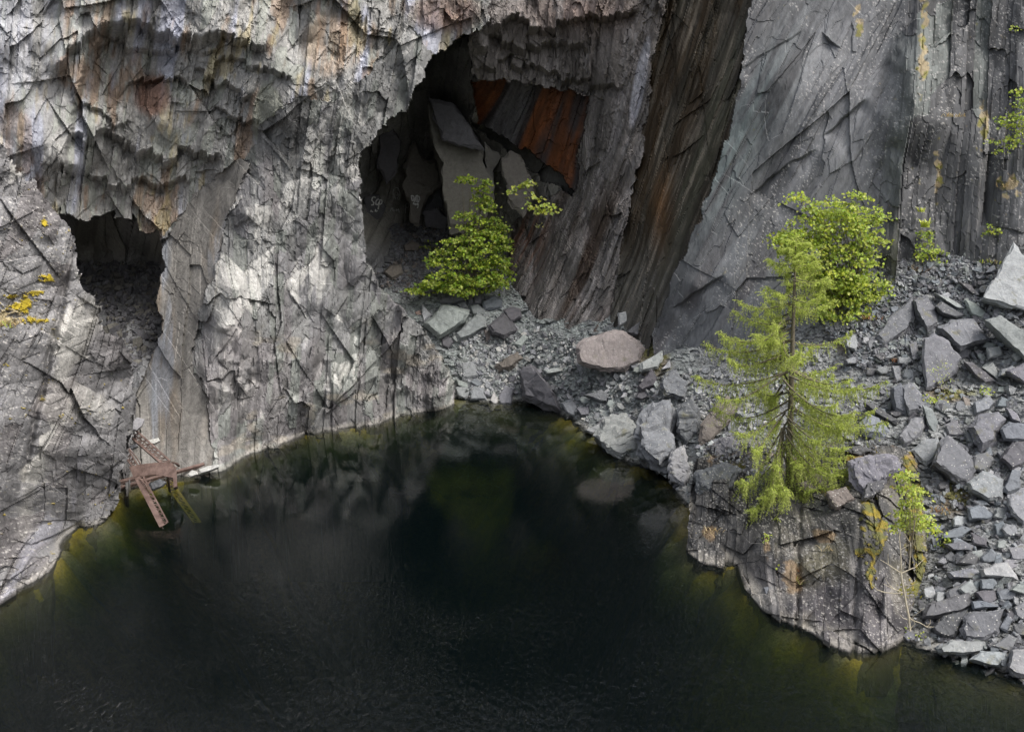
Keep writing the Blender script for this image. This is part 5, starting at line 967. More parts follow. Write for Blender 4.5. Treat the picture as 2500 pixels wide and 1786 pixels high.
# --- the uncountable small stuff: chips and gravel
def chips(name, n, polys, smin, smax, tints, seed, label, surf=None):
    g = np.random.default_rng(seed); us = []; vs = []
    while sum(map(len, us)) < n:
        pl = polys[g.integers(len(polys))]; xs = [p[0] for p in pl]; ys = [p[1] for p in pl]
        u = g.uniform(min(xs), max(xs), 4000); v = g.uniform(min(ys), max(ys), 4000); m = inpoly(pl, u, v) & (fbm(u / 40, v / 30, seed, 3) > -.35)
        us.append(u[m]); vs.append(v[m])
    u = np.concatenate(us)[:n]; v = np.concatenate(vs)[:n]
    P0 = at(u, v, (surf or G_depth)(u, v) - g.uniform(.0, .35, n))
    sz = smin * (smax / smin) ** (g.random(n) ** 2.2)
    k = 5; ang = np.linspace(0, 2 * np.pi, k, endpoint=False)[None] + g.uniform(-.5, .5, (n, k)); r = sz[:, None] * g.uniform(.55, 1.1, (n, k)); asp = g.uniform(.4, 1, (n, 1))
    nn = np.stack([g.normal(0, .55, n), -.6 + g.normal(0, .45, n), .75 + g.normal(0, .35, n)], 1); nn /= np.linalg.norm(nn, axis=1, keepdims=True)
    ref = g.normal(size=(n, 3)); e1 = np.cross(nn, ref); e1 /= np.linalg.norm(e1, axis=1, keepdims=True); e2 = np.cross(nn, e1)
    ring = P0[:, None] + (r * np.cos(ang))[..., None] * e1[:, None] + (r * asp * np.sin(ang))[..., None] * e2[:, None]
    th = sz * g.uniform(.2, .7, n)
    bot = ring * .96 + P0[:, None] * .04 - nn[:, None] * th[:, None, None]
    V = np.concatenate([ring, bot], 1).reshape(-1, 3); b = np.arange(n)[:, None] * 10
    tri = [(0, 1, 2), (0, 2, 3), (0, 3, 4)] + [q for i in range(5) for q in ((i, 5 + i, (i + 1) % 5), ((i + 1) % 5, 5 + i, 5 + (i + 1) % 5))]
    Fq = np.concatenate([b + np.array(t)[None] for t in tri])
    tc = np.array([TINT[t] for t in tints]); c = tc[g.integers(len(tints), size=n)] * g.uniform(.7, 1.35, (n, 1))
    C = np.concatenate([np.repeat(c, 10, 0), np.full((n * 10, 1), .85)], 1)
    tag(link(name, np_mesh(name, V, Fq, C), M_SCREE), label, 'rubble', kind='stuff')
chips('slate_rubble', 9000, [[(2010,760),(2130,660),(2250,610),(2420,600),(2520,620),(2560,1700),(2290,1600),(2215,1545),(2270,1400),(2265,1120),(2060,1060),(2020,900)], [(1990,770),(2120,650),(2300,620),(2480,640),(2500,760),(2100,900)]], .07, .34, ['grey', 'blue', 'pale', 'green', 'dark', 'grey'], 31, 'small slate chips filling the gaps between the blocks on the right scree')
chips('slate_gravel', 8000, [[(1100,850),(1200,790),(1300,790),(1400,830),(1560,870),(1640,950),(1690,1130),(1690,1225),(1606,1150),(1449,1055),(1373,1005),(1240,960),(1120,975)], [(1640,900),(1760,900),(2010,850),(2060,1060),(1900,1090),(1700,1100)], [(1120,800),(1260,800),(1300,960),(1130,960)]], .05, .38, ['green', 'pale', 'pale', 'grey', 'white', 'green'], 32, 'pale slate gravel and chips on the cove slope and under the larch')
chips('cave_rubble', 2600, [[(890,560),(1000,545),(1130,560),(1190,690),(1010,730),(930,700),(895,650)]], .07, .3, ['grey', 'dark', 'brown', 'grey'], 33, 'dark slate rubble covering the floor of the large cave')
chips('knoll_rubble', 900, [[(1700,1085),(1900,1080),(2030,1070),(2220,1090),(2200,1140),(2040,1130),(1900,1180),(1760,1150)]], .05, .22, ['grey', 'pale', 'dark', 'brown'], 34, 'loose slate chips and dirt on top of the knoll under the larch', lambda u, v: K_D(u, v) - .1)
chips('small_cave_rubble', 1500, [[(185,640),(390,640),(384,840),(345,930),(250,860),(200,720)]], .06, .55, ['dark', 'cave', 'dark'], 36, 'dark rubble on the floor of the small cave', lambda u, v: DEPTH['lcave'](u, v) - .3)
# ------------------------------------------------------------------ plants
def leaf_mat(name, trans=.4):
    m, n, l, b = new_mat(name); out = n["Material Output"]
    a = N(n, "Attribute"); a.attribute_name = "Col"; l.new(a.outputs["Color"], b.inputs["Base Color"]); b.inputs["Roughness"].default_value = .55; b.inputs["Specular IOR Level"].default_value = .3
    t = N(n, "BsdfTranslucent"); hs_ = N(n, "HueSaturation", Saturation=1.1, Value=1.15); l.new(a.outputs["Color"], hs_.inputs["Color"]); l.new(hs_.outputs[0], t.inputs["Color"])
    mx = N(n, "MixShader"); mx.inputs[0].default_value = trans; l.new(b.outputs[0], mx.inputs[1]); l.new(t.outputs[0], mx.inputs[2]); l.new(mx.outputs[0], out.inputs["Surface"])
    return m
def bark_mat(name, c1_, c2_):
    m, n, l, b = new_mat(name)
    tc = N(n, "TexCoord"); mp = N(n, "Mapping"); mp.inputs["Scale"].default_value = (9, 9, 2.2); l.new(tc.outputs["Object"], mp.inputs[0])
    x = N(n, "TexNoise", Scale=2.5, Detail=7.0, Roughness=.7); l.new(mp.outputs[0], x.inputs["Vector"])
    r = N(n, "ValToRGB"); r.color_ramp.elements[0].color = (*c1_, 1); r.color_ramp.elements[1].color = (*c2_, 1); r.color_ramp.elements[0].position = .35; r.color_ramp.elements[1].position = .65
    l.new(x.outputs[0], r.inputs[0]); l.new(r.outputs[0], b.inputs["Base Color"]); b.inputs["Roughness"].default_value = .85
    bp = N(n, "Bump", Strength=.6, Distance=.03); l.new(x.outputs[0], bp.inputs["Height"]); l.new(bp.outputs[0], b.inputs["Normal"]); return m
M_LEAF = leaf_mat("broad_leaf"); M_NEEDLE = leaf_mat("larch_needle", .5); M_GRASS = leaf_mat("grass_blade", .3)
M_BARK = bark_mat("bark", (.08, .07, .045), (.19, .165, .115)); M_TWIG = bark_mat("green_twig", (.16, .17, .06), (.26, .28, .09)); M_BARE = bark_mat("bare_twig", (.38, .33, .24), (.55, .50, .38))
def tubes(name, chains, mat, parent=None, sides=5):
    """chains: lists of (point, radius); one mesh of tapering tubes"""
    V = []; Fs = []
    for ch in chains:
        b0 = len(V)
        for i, (p, r) in enumerate(ch):
            p = Vector(p); a = Vector(ch[max(i - 1, 0)][0]); b = Vector(ch[min(i + 1, len(ch) - 1)][0]); d = (b - a).normalized() if (b - a).length > 1e-6 else Vector((0, 0, 1))
            x = d.cross(Vector((.3, 1, .2))).normalized(); y = d.cross(x)
            for k in range(sides):
                q = 6.2832 * k / sides; V.append(p + x * r * math.cos(q) + y * r * math.sin(q))
        for i in range(len(ch) - 1):
            for k in range(sides):
                a = b0 + i * sides + k; b = b0 + i * sides + (k + 1) % sides; Fs.append((a, b, b + sides, a + sides))
    o = link(name, np_mesh(name, np.array([tuple(v) for v in V]), np.array(Fs), None, True), mat, parent); return o
LEAF5 = np.array([(0,-.1),(.22,-.02),(.5,.0),(.40,.24),(.62,.50),(.30,.58),(0,1.0),(-.30,.58),(-.62,.50),(-.40,.24),(-.5,.0),(-.22,-.02)]); LEAFO = np.array([(0,0),(.3,.25),(.32,.6),(0,1),(-.32,.6),(-.3,.25)])
def leaves(name, P, size, colors, mat, parent, seed, shape=LEAF5, up=.75, face=-.55, spread=.55, origin=(0, 0, 0)):
    g = np.random.default_rng(seed); n = len(P); k = len(shape)
    nn = np.stack([g.normal(0, spread, n), face + g.normal(0, spread, n), up + g.normal(0, spread * .8, n)], 1); nn /= np.linalg.norm(nn, axis=1, keepdims=True)
    ref = np.stack([g.normal(0, 1, n), g.normal(0, .6, n) - .4, g.normal(-.5, .6, n)], 1); e2 = ref - (ref * nn).sum(1, keepdims=True) * nn; e2 /= np.linalg.norm(e2, axis=1, keepdims=True); e1 = np.cross(e2, nn)
    sz = size * g.uniform(.6, 1.2, n)
    S2 = np.concatenate([shape, [(0, .35)]]); fold = .22 * np.abs(S2[:, 0]) - .1 * S2[:, 1] ** 2; fold = np.append(fold[:-1], 0)
    V = P[:, None] + sz[:, None, None] * (S2[None, :, 0:1] * e1[:, None] + (S2[None, :, 1:2] - .35) * e2[:, None] + fold[None, :, None] * nn[:, None])
    b = np.arange(n)[:, None] * (k + 1); F3 = np.concatenate([b + np.array((k, i, (i + 1) % k))[None] for i in range(k)])
    cc = np.array(colors)[g.integers(len(colors), size=n)] * g.uniform(.5, 1.25, (n, 1)) * np.stack([g.uniform(.85, 1.1, n), np.ones(n), g.uniform(.6, 1.6, n)], 1)
    o = link(name, np_mesh(name, V.reshape(-1, 3) - np.array(origin), F3, np.repeat(cc, k + 1, 0)), mat, parent); return o
def crown_points(blobs, Y, seed, per, dens=1.0, lay=.16, depth=1.0):
    """layered sprays of leaves: cluster centres through each blob, flat-ish tufts round each"""
    g = np.random.default_rng(seed); out = []; cl = []
    for (u, v, ru, rv) in blobs:
        n = max(3, int(ru * rv / 48 * dens))
        a = g.uniform(0, 2 * np.pi, n); r = np.sqrt(g.random(n)); dz = g.uniform(-1, 1, n)
        cu = u + ru * r * np.cos(a); cv = v + rv * r * np.sin(a); mpp = Y / F
        cy = Y + np.sqrt(np.maximum(0, 1 - r * r)) * ru * mpp * dz * depth
        C0 = at(cu, cv, cy) ; cl.append(C0)
        for c in C0:
            m = int(per * g.uniform(.6, 1.4)); q = g.normal(0, 1, (m, 3)) * np.array([.26, .26, .07]) * (lay / .16); q[:, 2] -= .3 * np.hypot(q[:, 0], q[:, 1]) ; out.append(c + q)
    return np.concatenate(out), np.concatenate(cl)
GREENS = [(.43, .52, .08), (.37, .46, .07), (.50, .57, .12), (.28, .37, .05), (.46, .52, .09)]
YGREENS = [(.54, .60, .12), (.46, .53, .09), (.60, .63, .17), (.40, .47, .08)]
def broad_tree(name, label, base, blobs, Y, seed, size=.2, per=11, colors=GREENS, stems=5, stem_r=.05, cat='tree', dens=1.0, depth=1.0, trunk_name='trunk', crown_name='crown', shape=LEAF5, lay=.16, limbs=True, group=None, bark=None):
    bpt = Vector(base); root = empty(name, bpt); tag(root, label, cat, group)
    P, cl = crown_points(blobs, Y, seed, per, dens, lay, depth)
    leaves(crown_name, P, size, colors, M_LEAF, root, seed, shape, origin=tuple(bpt))
    rr = random.Random(seed); ch = []
    tops = sorted(blobs, key=lambda b: b[1])[:stems]
    for (u, v, ru, rv) in tops:
        t = atv(u, v, Y) - bpt; mid = t * .5 + Vector((rr.uniform(-.2, .2), rr.uniform(-.2, .2), .12 * t.length))
        ch.append([(Vector((rr.uniform(-.08, .08), 0, -.15)), stem_r), (mid * .5, stem_r * .85), (mid, stem_r * .65), ((mid + t) / 2, stem_r * .4), (t, stem_r * .12)])
    if limbs:
        for c in cl[::2]:
            t = Vector(c) - bpt; hgt = rr.uniform(.35, .75); a = Vector((t.x * .25, t.y * .25, t.z * hgt))
            ch.append([(a, stem_r * .35), ((a + t) / 2 + Vector((0, 0, -.05)), stem_r * .22), (t, stem_r * .1)])
    tubes(trunk_name, ch, bark or M_BARK, root)
    return root
def G_at(u, v): return atv(u, v, float(G_depth(u, v)))
broad_tree('maple_tree', 'bright green broad leaved maple growing against the grey slab behind the larch', atv(2070, 800, 59.3),
  [(2060,520,62,48),(1985,560,58,42),(2110,565,40,46),(1940,570,42,28),(1985,625,58,50),(2075,645,66,52),(2120,700,46,44),(2060,745,56,42),(2100,762,36,22),(1955,480,14,12),(2000,500,24,18),(2150,725,26,22),(2050,690,50,40),(1920,600,24,20),(2090,478,22,14),(2140,520,12,14),(2148,590,10,14),(1900,575,14,10),(2010,690,30,30)], 59.0, 11, .155, 28, YGREENS[:2] + GREENS, stems=9, dens=.62, lay=.19)
broad_tree('bushy_maple', 'green leafy maple bush growing from the rubble in front of the large cave', atv(1150, 725, 76.8),
  [(1180,600,58,48),(1130,645,66,46),(1208,560,30,34),(1160,545,42,22),(1215,650,30,50),(1080,682,56,26),(1032,702,28,12),(1000,708,10,5),(1150,690,80,22),(1110,592,30,22),(1190,470,8,40),(1170,470,20,20),(1150,440,8,18),(1184,435,5,14),(1127,450,4,20),(1060,612,16,14),(1220,680,22,22),(1185,500,22,20),(1130,520,18,14),(1065,640,26,14),(1120,700,50,20),(1235,600,10,20)], 76.0, 12, .17, 21, GREENS + [(.30, .42, .05), (.16, .27, .025)], stems=7, lay=.15)
hp, _ = hit('cave_side_cliff', 1325, 505); hp = hp or atv(1325, 505, 77)
broad_tree('hanging_maple_branch', 'yellow green maple branch sticking out from the wet cave wall above the bush', (hp.x, hp.y + .2, hp.z - .1),
  [(1268,455,22,10),(1250,464,10,6),(1302,474,16,8),(1330,508,18,10),(1300,503,14,7),(1284,446,14,8),(1345,500,8,6),(1318,516,10,6)], 74.2, 13, .24, 8, YGREENS, stems=4, stem_r=.03, cat='branch', crown_name='foliage', trunk_name='twig', limbs=False)
# young birch above the bare shrub on the knoll's edge
broad_tree('birch_sapling', 'yellow green small leaved birch sapling standing against the mossy end of the knoll', atv(2222, 1380, 38.6),
  [(2215,1165,24,16),(2232,1200,24,16),(2222,1230,28,14),(2235,1262,36,14),(2265,1283,26,8),(2190,1284,16,7),(2212,1190,16,12),(2205,1250,20,10),(2285,1288,10,5),(2230,1280,34,9)], 39.4, 14, .12, 16, YGREENS, stems=3, stem_r=.02, dens=1.6, shape=LEAFO, lay=.11)
broad_tree('thin_sapling', 'faint thin green sapling in front of the smooth lilac slab', G_at(2300, 960), [(2295,905,20,16),(2310,925,18,14),(2280,900,10,10),(2305,885,8,8),(2320,945,8,6)], float(G_depth(2300, 960)) - .5, 15, .07, 7, YGREENS, stems=4, stem_r=.012, shape=LEAFO, lay=.12)
def clump(name, label, blobs, Y, seed, size=.13, per=9, colors=GREENS, cat='plant', shape=LEAF5, group=None, dens=1.3):
    b = max(blobs, key=lambda q: q[1] + q[3]); return broad_tree(name, label, atv(b[0], b[1] + b[3], Y + .1), blobs, Y - .1, seed, size, per, colors, 3, .012, cat, dens, .5, 'stem', 'foliage', shape, .12, False, group)
clump('ivy_clump', 'green ivy spilling over the columns at the upper right edge', [(2490,245,16,34),(2465,290,28,24),(2424,345,12,8),(2480,345,26,18),(2445,366,12,6),(2500,300,20,30)], 59.0, 21)
clump('ivy_mat', 'low ivy mat behind the tip of the pale triangular slab', [(2440,566,30,14),(2480,590,28,12),(2428,548,14,14),(2460,580,30,10)], 59.2, 22)
clump('creeper_clump', 'bright creeper hanging below the fern in the cleft of the columns', [(2270,592,22,26),(2285,625,34,14),(2255,620,20,12),(2262,570,14,16)], 59.9, 23)
clump('twiggy_bush', 'small twiggy green bush at the right foot of the maple', [(2150,680,14,14),(2175,690,26,8),(2140,672,12,12),(2205,700,14,6)], 59.2, 24, .09, 6)
clump('ledge_sprig', 'small green sprig on the upper right columns', [(2470,65,8,10)], 62.5, 25, .12)
clump('leafy_tuft', 'yellow green leafy tuft below the smooth lilac slab', [(2276,966,13,6),(2282,974,10,4)], float(G_depth(2276, 975)) - .3, 26, .12, 8, YGREENS)
clump('leafy_sprig', 'tiny green sprig under the long dark wedge', [(2410,948,8,7)], float(G_depth(2410, 955)) - .3, 27, .1)
clump('broad_leaf_plant', 'light green plant growing between the blue block and the flat slab', [(2307,1318,20,7),(2318,1326,10,4)], float(G_depth(2307, 1325)) - .5, 28, .1, 8)
clump('water_edge_plant', 'small green plant at the foot of the bare shrub by the water', [(2246,1545,9,8)], 37.4, 29, .08, 6)
clump('crevice_plant', 'small bright green plant in a crevice at the middle of the knoll face', [(1894,1398,10,7),(1890,1405,6,4),(1909,1372,4,3)], 42.4, 30, .11, 7)
clump('knoll_herb', 'low yellowish herb on the knoll face below the larch', [(1872,1308,12,7)], 43.9, 34, .09, 8, YGREENS)
clump('scree_herb', 'pale green herb on the rubble left of the larch trunk', [(1768,1115,10,8),(1775,1128,6,6)], 51.0, 35, .1, 5, [(.34, .42, .16), (.28, .36, .1)])
clump('wall_sprig', 'small yellowish sprig high on the dark wall right of the cave bush', [(1318,548,8,5)], 76.6, 36, .12, 5, [(.42, .42, .16)])
clump('shade_herbs', 'straggling herbs on the cave floor left of the bush', [(1050,590,14,6),(1065,605,10,6),(1040,600,8,4)], 83.5, 37, .13, 5, GREENS)
def blades(name, label, u, v, Y, seed, n, h, colors, cat='grass tuft', wid=.03, droop=.5, spread=.35):
    g = np.random.default_rng(seed); b = np.array(atv(u, v, Y)); root = empty(name, Vector(b)); tag(root, label, cat, None, 'thing')
    V = []; Fq = []; C = []
    for i in range(n):
        a = g.uniform(0, 6.283); L = h * g.uniform(.6, 1.2); d = np.array([math.cos(a), math.sin(a) - .4, 0]); s0 = np.array([g.normal(0, spread * .3), g.normal(0, spread * .3), -.05]); sd_ = np.array([-math.sin(a), math.cos(a), 0]) * wid
        pts = [s0 + d * L * t * .55 + np.array([0, 0, L * (t - droop * t * t)]) for t in (0, .35, .7, 1)]; k = len(V)
        for j, p in enumerate(pts): V += [p - sd_ * (1 - j / 3.2), p + sd_ * (1 - j / 3.2)]
        Fq += [(k + 2 * j, k + 2 * j + 1, k + 2 * j + 3, k + 2 * j + 2) for j in range(3)]; c = np.array(colors[g.integers(len(colors))]) * g.uniform(.75, 1.25); C += [c] * 8
    link('blades', np_mesh('blades', np.array(V), np.array(Fq), np.array(C)), M_GRASS, root); return root
STRAW = [(.45, .35, .19), (.38, .28, .14), (.5, .42, .25)]; REDDY = [(.36, .16, .07), (.42, .24, .11), (.3, .2, .1)]
blades('dead_fern', 'rusty dead fern tuft at the foot of the columns', 2253, 668, 59.7, 41, 40, .9, REDDY, 'fern')
blades('dry_grass_tuft', 'rusty dry grass tuft on the scree left of the smooth lilac slab', 2186, 880, float(G_depth(2186, 880)) - .2, 42, 26, .45, REDDY)
blades('straw_tuft', 'straw coloured grass on the ledge at the upper right columns', 2462, 455, 59.6, 43, 60, .55, STRAW, spread=.9)
blades('ledge_straw', 'small straw tuft on the ledge right of the grey slab', 2325, 283, 60.8, 44, 26, .4, STRAW, spread=1.0)
blades('green_fern', 'fresh green fern in the cleft between grey slab and columns', 2258, 552, 59.8, 45, 26, .9, YGREENS, 'fern', wid=.06, droop=.55)
blades('little_fern', 'small upright fern above the fresh green one', 2250, 515, 60.3, 46, 14, .5, YGREENS, 'fern', wid=.05)
blades('lichen_grass', 'straw and green grass cushion on the promontory ledge at the left edge', 8, 792, 44.6, 47, 90, .42, STRAW + [(.3, .36, .08), (.42, .36, .12)], spread=1.0)
blades('knoll_grass', 'dry grass hanging on the knoll below the larch', 1930, 1400, 42.0, 48, 40, .5, STRAW + REDDY, spread=.8)
blades('crest_grass', 'dry brown grass under the maple beside the big tilted slab', 2120, 775, float(G_depth(2120, 775)) - .3, 49, 46, .5, REDDY + STRAW, spread=.9)
blades('shore_grass', 'tan grass hanging over the left face of the knoll', 1738, 1295, 45.8, 50, 26, .4, STRAW, spread=.8)
blades('hanging_grass', 'thin tan grass beside the crevice plant on the knoll', 1957, 1418, 41.4, 51, 30, .45, STRAW + [(.3, .34, .1)], spread=.6)
blades('path_grass', 'green and tan grass at the top of the scree by the ivy mat', 2420, 640, float(G_depth(2420, 640)) - .2, 52, 50, .5, STRAW + GREENS, spread=.9)

blades('trailing_grass', 'thin dry grass trailing from the ledge under the right larch fronds', 2040, 1345, 41.6, 61, 34, .5, STRAW + [(.2, .2, .08)], spread=.7)
blades('moss_tuft', 'mossy yellow green tuft at the right end of the knoll beside the bare shrub', 2215, 1440, 39.0, 62, 60, .3, [(.26, .24, .03), (.2, .2, .04)], 'moss', spread=.8, droop=.8)
blades('scree_grass', 'tan grass tuft among stones right of the birch sapling', 2300, 1245, float(G_depth(2300, 1245)) - .4, 63, 40, .4, STRAW + REDDY, spread=.8)
blades('bank_grass', 'reddish grass on the bank between boulder and larch', 1590, 890, float(G_depth(1590, 890)) - .5, 64, 44, .35, REDDY + GREENS[:1], spread=.9)
# the larch: leaning trunk, sagging boughs with upturned tips, curtains of hanging twigs
def larch():
    rr = random.Random(3); base = atv(1925, 1206, 47.2)
    root = empty('larch_tree', base); tag(root, 'tall feathery light green larch with drooping branches on the knoll', 'tree')
    def tp(v):                                                 # trunk point at photo row v
        q = np.interp(v, [575, 800, 950, 1206], [1944, 1936, 1932, 1925]); return atv(float(q), v, 47.2 - .0 * v) - base
    vs = np.linspace(1215, 585, 14)
    tubes('trunk', [[(tp(v), .02 + .15 * ((v - 575) / 640) ** .8) for v in vs]], M_BARK, root, 8)
    prof = lambda v: float(np.interp(v, [585, 640, 720, 800, 880, 950, 1020, 1080, 1120], [.4, 1.15, 2.1, 3.2, 4.0, 4.0, 3.3, 2.7, 2.4]))
    br = []; tw = []; N_P = []; N_D = []
    spec = []
    v = 592.0
    while v < 1120:
        for _ in range(2): spec.append((v + rr.uniform(-6, 6), rr.uniform(0, 6.283), prof(v) * rr.uniform(.55, 1.05)))
        v += 10 + (v - 590) * .016
    # boughs that read clearly in the photograph: (row at the trunk, direction, length, droop)
    spec += [(800, 3.3, 3.4), (830, 3.05, 3.9), (905, 3.15, 4.2), (905, 3.5, 3.9), (900, -.35, 4.0), (960, -.15, 4.3), (985, -.5, 3.0), (1000, 3.6, 3.0), (1010, 3.9, 3.2), (1040, -.9, 2.9), (1050, -1.2, 3.0), (1060, 4.2, 3.2), (1080, -1.0, 3.2), (1090, -.8, 3.0), (1085, 3.9, 3.0)]
    hang = [(1040, -1.0, 2.6), (1060, -.75, 2.4), (1075, -1.25, 2.3), (1055, -1.9, 2.3), (1045, -2.25, 2.7), (1075, -2.5, 2.6), (1095, -2.1, 2.2), (1090, -.9, 2.3), (1030, -2.6, 2.9), (1020, -.6, 2.8)]; spec += hang
    for (v, az, L) in spec:
        o = tp(v); low = (v - 585) / 560
        d = Vector((math.cos(az), math.sin(az), 0)); sag = (.18 + .42 * low) * rr.uniform(.7, 1.3) + (.25 if v > 1030 else 0) + (.3 if v > 1070 else 0) + (.55 if (v, az, L) in hang else 0); upt = rr.uniform(.25, .5) * (1 - .5 * low)
        ch = []; n = 9
        for i in range(n + 1):
            t = i / n; z = L * (-sag * 1.5 * t + (sag * .75 + upt * .5) * t * t * t) + (.25 * L * t * (1 - low) * .8)
            ch.append((o + d * L * t + Vector((-d.y, d.x, 0)) * (.12 * L * math.sin(t * 3 + az)) + Vector((0, 0, z)), .035 * (1 - .85 * t) * (L / 3 + .3)))
        br.append(ch)
        pts = [Vector(c[0]) for c in ch]
        def along(t):
            f = t * n; i = min(int(f), n - 1); return pts[i].lerp(pts[i + 1], f - i)
        m = int(8 + L * 12)
        for k in range(m):                                     # hanging twigs
            t = rr.uniform(.12, 1.0) ** .8; p = along(t); ln = rr.uniform(.3, 1.15) * (.4 + .95 * low) * (1.15 - .5 * t)
            sw = Vector((rr.uniform(-.35, .35), rr.uniform(-.35, .35), 0)) + d * .25 * rr.random()
            q = [p]
            for j in range(1, 4): q.append(p + sw * ln * (j / 3) + Vector((0, 0, -ln * (j / 3) ** 1.15)))
            tw.append([(a, .005) for a in q])
            K = max(4, int(ln / .072))
            for j in range(K):
                f = (j + rr.random()) / K * 3; i = min(int(f), 2); N_P.append(q[i].lerp(q[i + 1], f - i)); N_D.append((q[i + 1] - q[i]).normalized())
        K = int(L / .017)
        for j in range(K):                                     # tufts along the bough and its tip
            t = rr.uniform(.12, 1) ; N_P.append(along(t) + Vector((rr.gauss(0, .06), rr.gauss(0, .06), rr.gauss(-.05, .07)))); N_D.append(Vector((0, 0, -1)))
        for j in range(10):                                    # upturned side sprays near the tip
            t = rr.uniform(.55, 1.0); p = along(t); sd_ = (Vector((-d.y, d.x, 0)) * rr.choice((-1, 1)) + d * .9 + Vector((0, 0, rr.uniform(-.1, .7)))).normalized(); ln = rr.uniform(.2, .5)
            for i in range(10): N_P.append(p + sd_ * ln * i / 10 + Vector((0, 0, -.12 * (i / 10) ** 2))); N_D.append(sd_)
    for j in range(420): vv = rr.uniform(578, 660); N_P.append(tp(vv) + Vector((rr.gauss(0, .16), rr.gauss(0, .16), rr.gauss(0, .08)))); N_D.append(Vector((0, 0, 1)))
    tubes('branches', br, M_BARK, root, 4)
    tubes('twigs', tw, M_TWIG, root, 3)
    g = np.random.default_rng(4); P = np.array([tuple(p) for p in N_P]); D = np.array([tuple(p) for p in N_D]); n = len(P); Vs = []; Cs = []
    base_c = np.array([(.60, .67, .2), (.54, .62, .17), (.66, .71, .25), (.46, .55, .15)])
    c0 = base_c[g.integers(4, size=n)] * g.uniform(.8, 1.2, (n, 1))
    for k in range(4):
        dr = g.normal(0, 1, (n, 3)) + D * .5; dr /= np.linalg.norm(dr, axis=1, keepdims=True); L = g.uniform(.055, .105, (n, 1)); sd_ = np.cross(dr, g.normal(0, 1, (n, 3))); sd_ /= np.linalg.norm(sd_, axis=1, keepdims=True)
        Vs.append(np.stack([P - sd_ * .011, P + sd_ * .011, P + dr * L + sd_ * .006], 1)); Cs.append(np.repeat(c0, 3, 0))
    V = np.concatenate(Vs).reshape(-1, 3); C = np.concatenate(Cs)
    link('needles', np_mesh('needles', V, np.arange(len(V)).reshape(-1, 3), C), M_NEEDLE, root)
larch()

# bare shrub below the birch
def bare_shrub():
    def z(x, y): return (2080 + x * .2957, 1120 + y * .2957)
    root_uv = z(480, 1420); Yb = 37.5; base = atv(*root_uv, Yb)
    root = empty('bare_shrub', base); tag(root, 'leafless pale branched shrub leaning on the right end of the knoll', 'shrub')
    rr = random.Random(9); ch = []
    lines = [([(480,1420),(470,1300),(445,1180),(430,1090),(415,1010),(405,940),(405,850),(400,740),(390,640),(400,580)], .045),
      ([(405,940),(350,905),(300,870),(235,830)], .02), ([(300,870),(297,780)], .012), ([(405,935),(440,870),(450,820)], .014), ([(410,940),(490,905),(520,895),(600,820)], .018), ([(470,905),(480,800),(480,690),(430,610)], .015), ([(405,745),(450,720),(500,690)], .01),
      ([(430,1100),(360,1110),(270,1100),(210,1080),(170,1040),(172,1010)], .025), ([(400,1090),(350,1075),(300,1050),(260,1030)], .014), ([(350,1075),(300,1030),(275,980)], .01), ([(360,1080),(368,1020)], .008), ([(425,1045),(500,1040),(560,1020)], .012),
      ([(470,1300),(500,1330),(560,1350),(620,1385),(680,1385),(710,1380)], .022), ([(620,1385),(650,1350),(645,1320)], .01), ([(680,1385),(715,1350),(722,1320)], .01), ([(470,1330),(420,1310),(395,1280),(400,1300)], .012), ([(480,1400),(520,1360),(500,1300),(560,1260),(590,1230)], .014), ([(455,1220),(500,1200),(515,1150)], .01), ([(620,1370),(612,1340)], .007)]
    for L, r in lines:
        n = len(L); dy = rr.uniform(-.5, .3) if r < .04 else 0; c = []
        for i, p in enumerate(L):
            u, v = z(*p); c.append((atv(u, v, float(np.interp(v, [1290, 1540], [38.2, 37.5])) + dy * i / n) - base, r * (1 - .7 * i / (n - 1)) + .004))
        ch.append(c)
    tubes('branches', ch, M_BARE, root, 5)
bare_shrub()

# ------------------------------------------------------------------ rusty wreck at the foot of the small cave
def rust_mat(name, a, b_):
    m, n, l, b = new_mat(name); tc = N(n, "TexCoord")
    x = N(n, "TexNoise", Scale=3.0, Detail=8.0, Roughness=.7); l.new(tc.outputs["Object"], x.inputs["Vector"])
    r = N(n, "ValToRGB"); r.color_ramp.elements[0].color = (*a, 1); r.color_ramp.elements[1].color = (*b_, 1); r.color_ramp.elements[0].position = .35; r.color_ramp.elements[1].position = .7
    l.new(x.outputs[0], r.inputs[0]); l.new(r.outputs[0], b.inputs["Base Color"]); b.inputs["Roughness"].default_value = .75
    bp = N(n, "Bump", Strength=.3, Distance=.02); l.new(x.outputs[0], bp.inputs["Height"]); l.new(bp.outputs[0], b.inputs["Normal"]); return m
M_RUST = rust_mat("rusted_steel", (.075, .045, .036), (.21, .145, .125)); M_RUSTW = rust_mat("algae_steel", (.42, .28, .04), (.55, .38, .07))
def zw(x, y): return (260 + x / 5.414, 1010 + y / 5.414)
def bar(bm, a, b, w_, h_, upv=Vector((0, 0, 1))):
    d = (b - a).normalized(); x = d.cross(upv)
    if x.length < .1: x = d.cross(Vector((1, 0, 0)))
    x.normalize(); y = x.cross(d)
    vs = [bm.verts.new(p + x * sx * w_ / 2 + y * sy * h_ / 2) for p in (a, b) for sx, sy in ((-1, -1), (1, -1), (1, 1), (-1, 1))]
    for f in ((0, 1, 2, 3), (7, 6, 5, 4), (0, 4, 5, 1), (1, 5, 6, 2), (2, 6, 7, 3), (3, 7, 4, 0)): bm.faces.new([vs[i] for i in f])
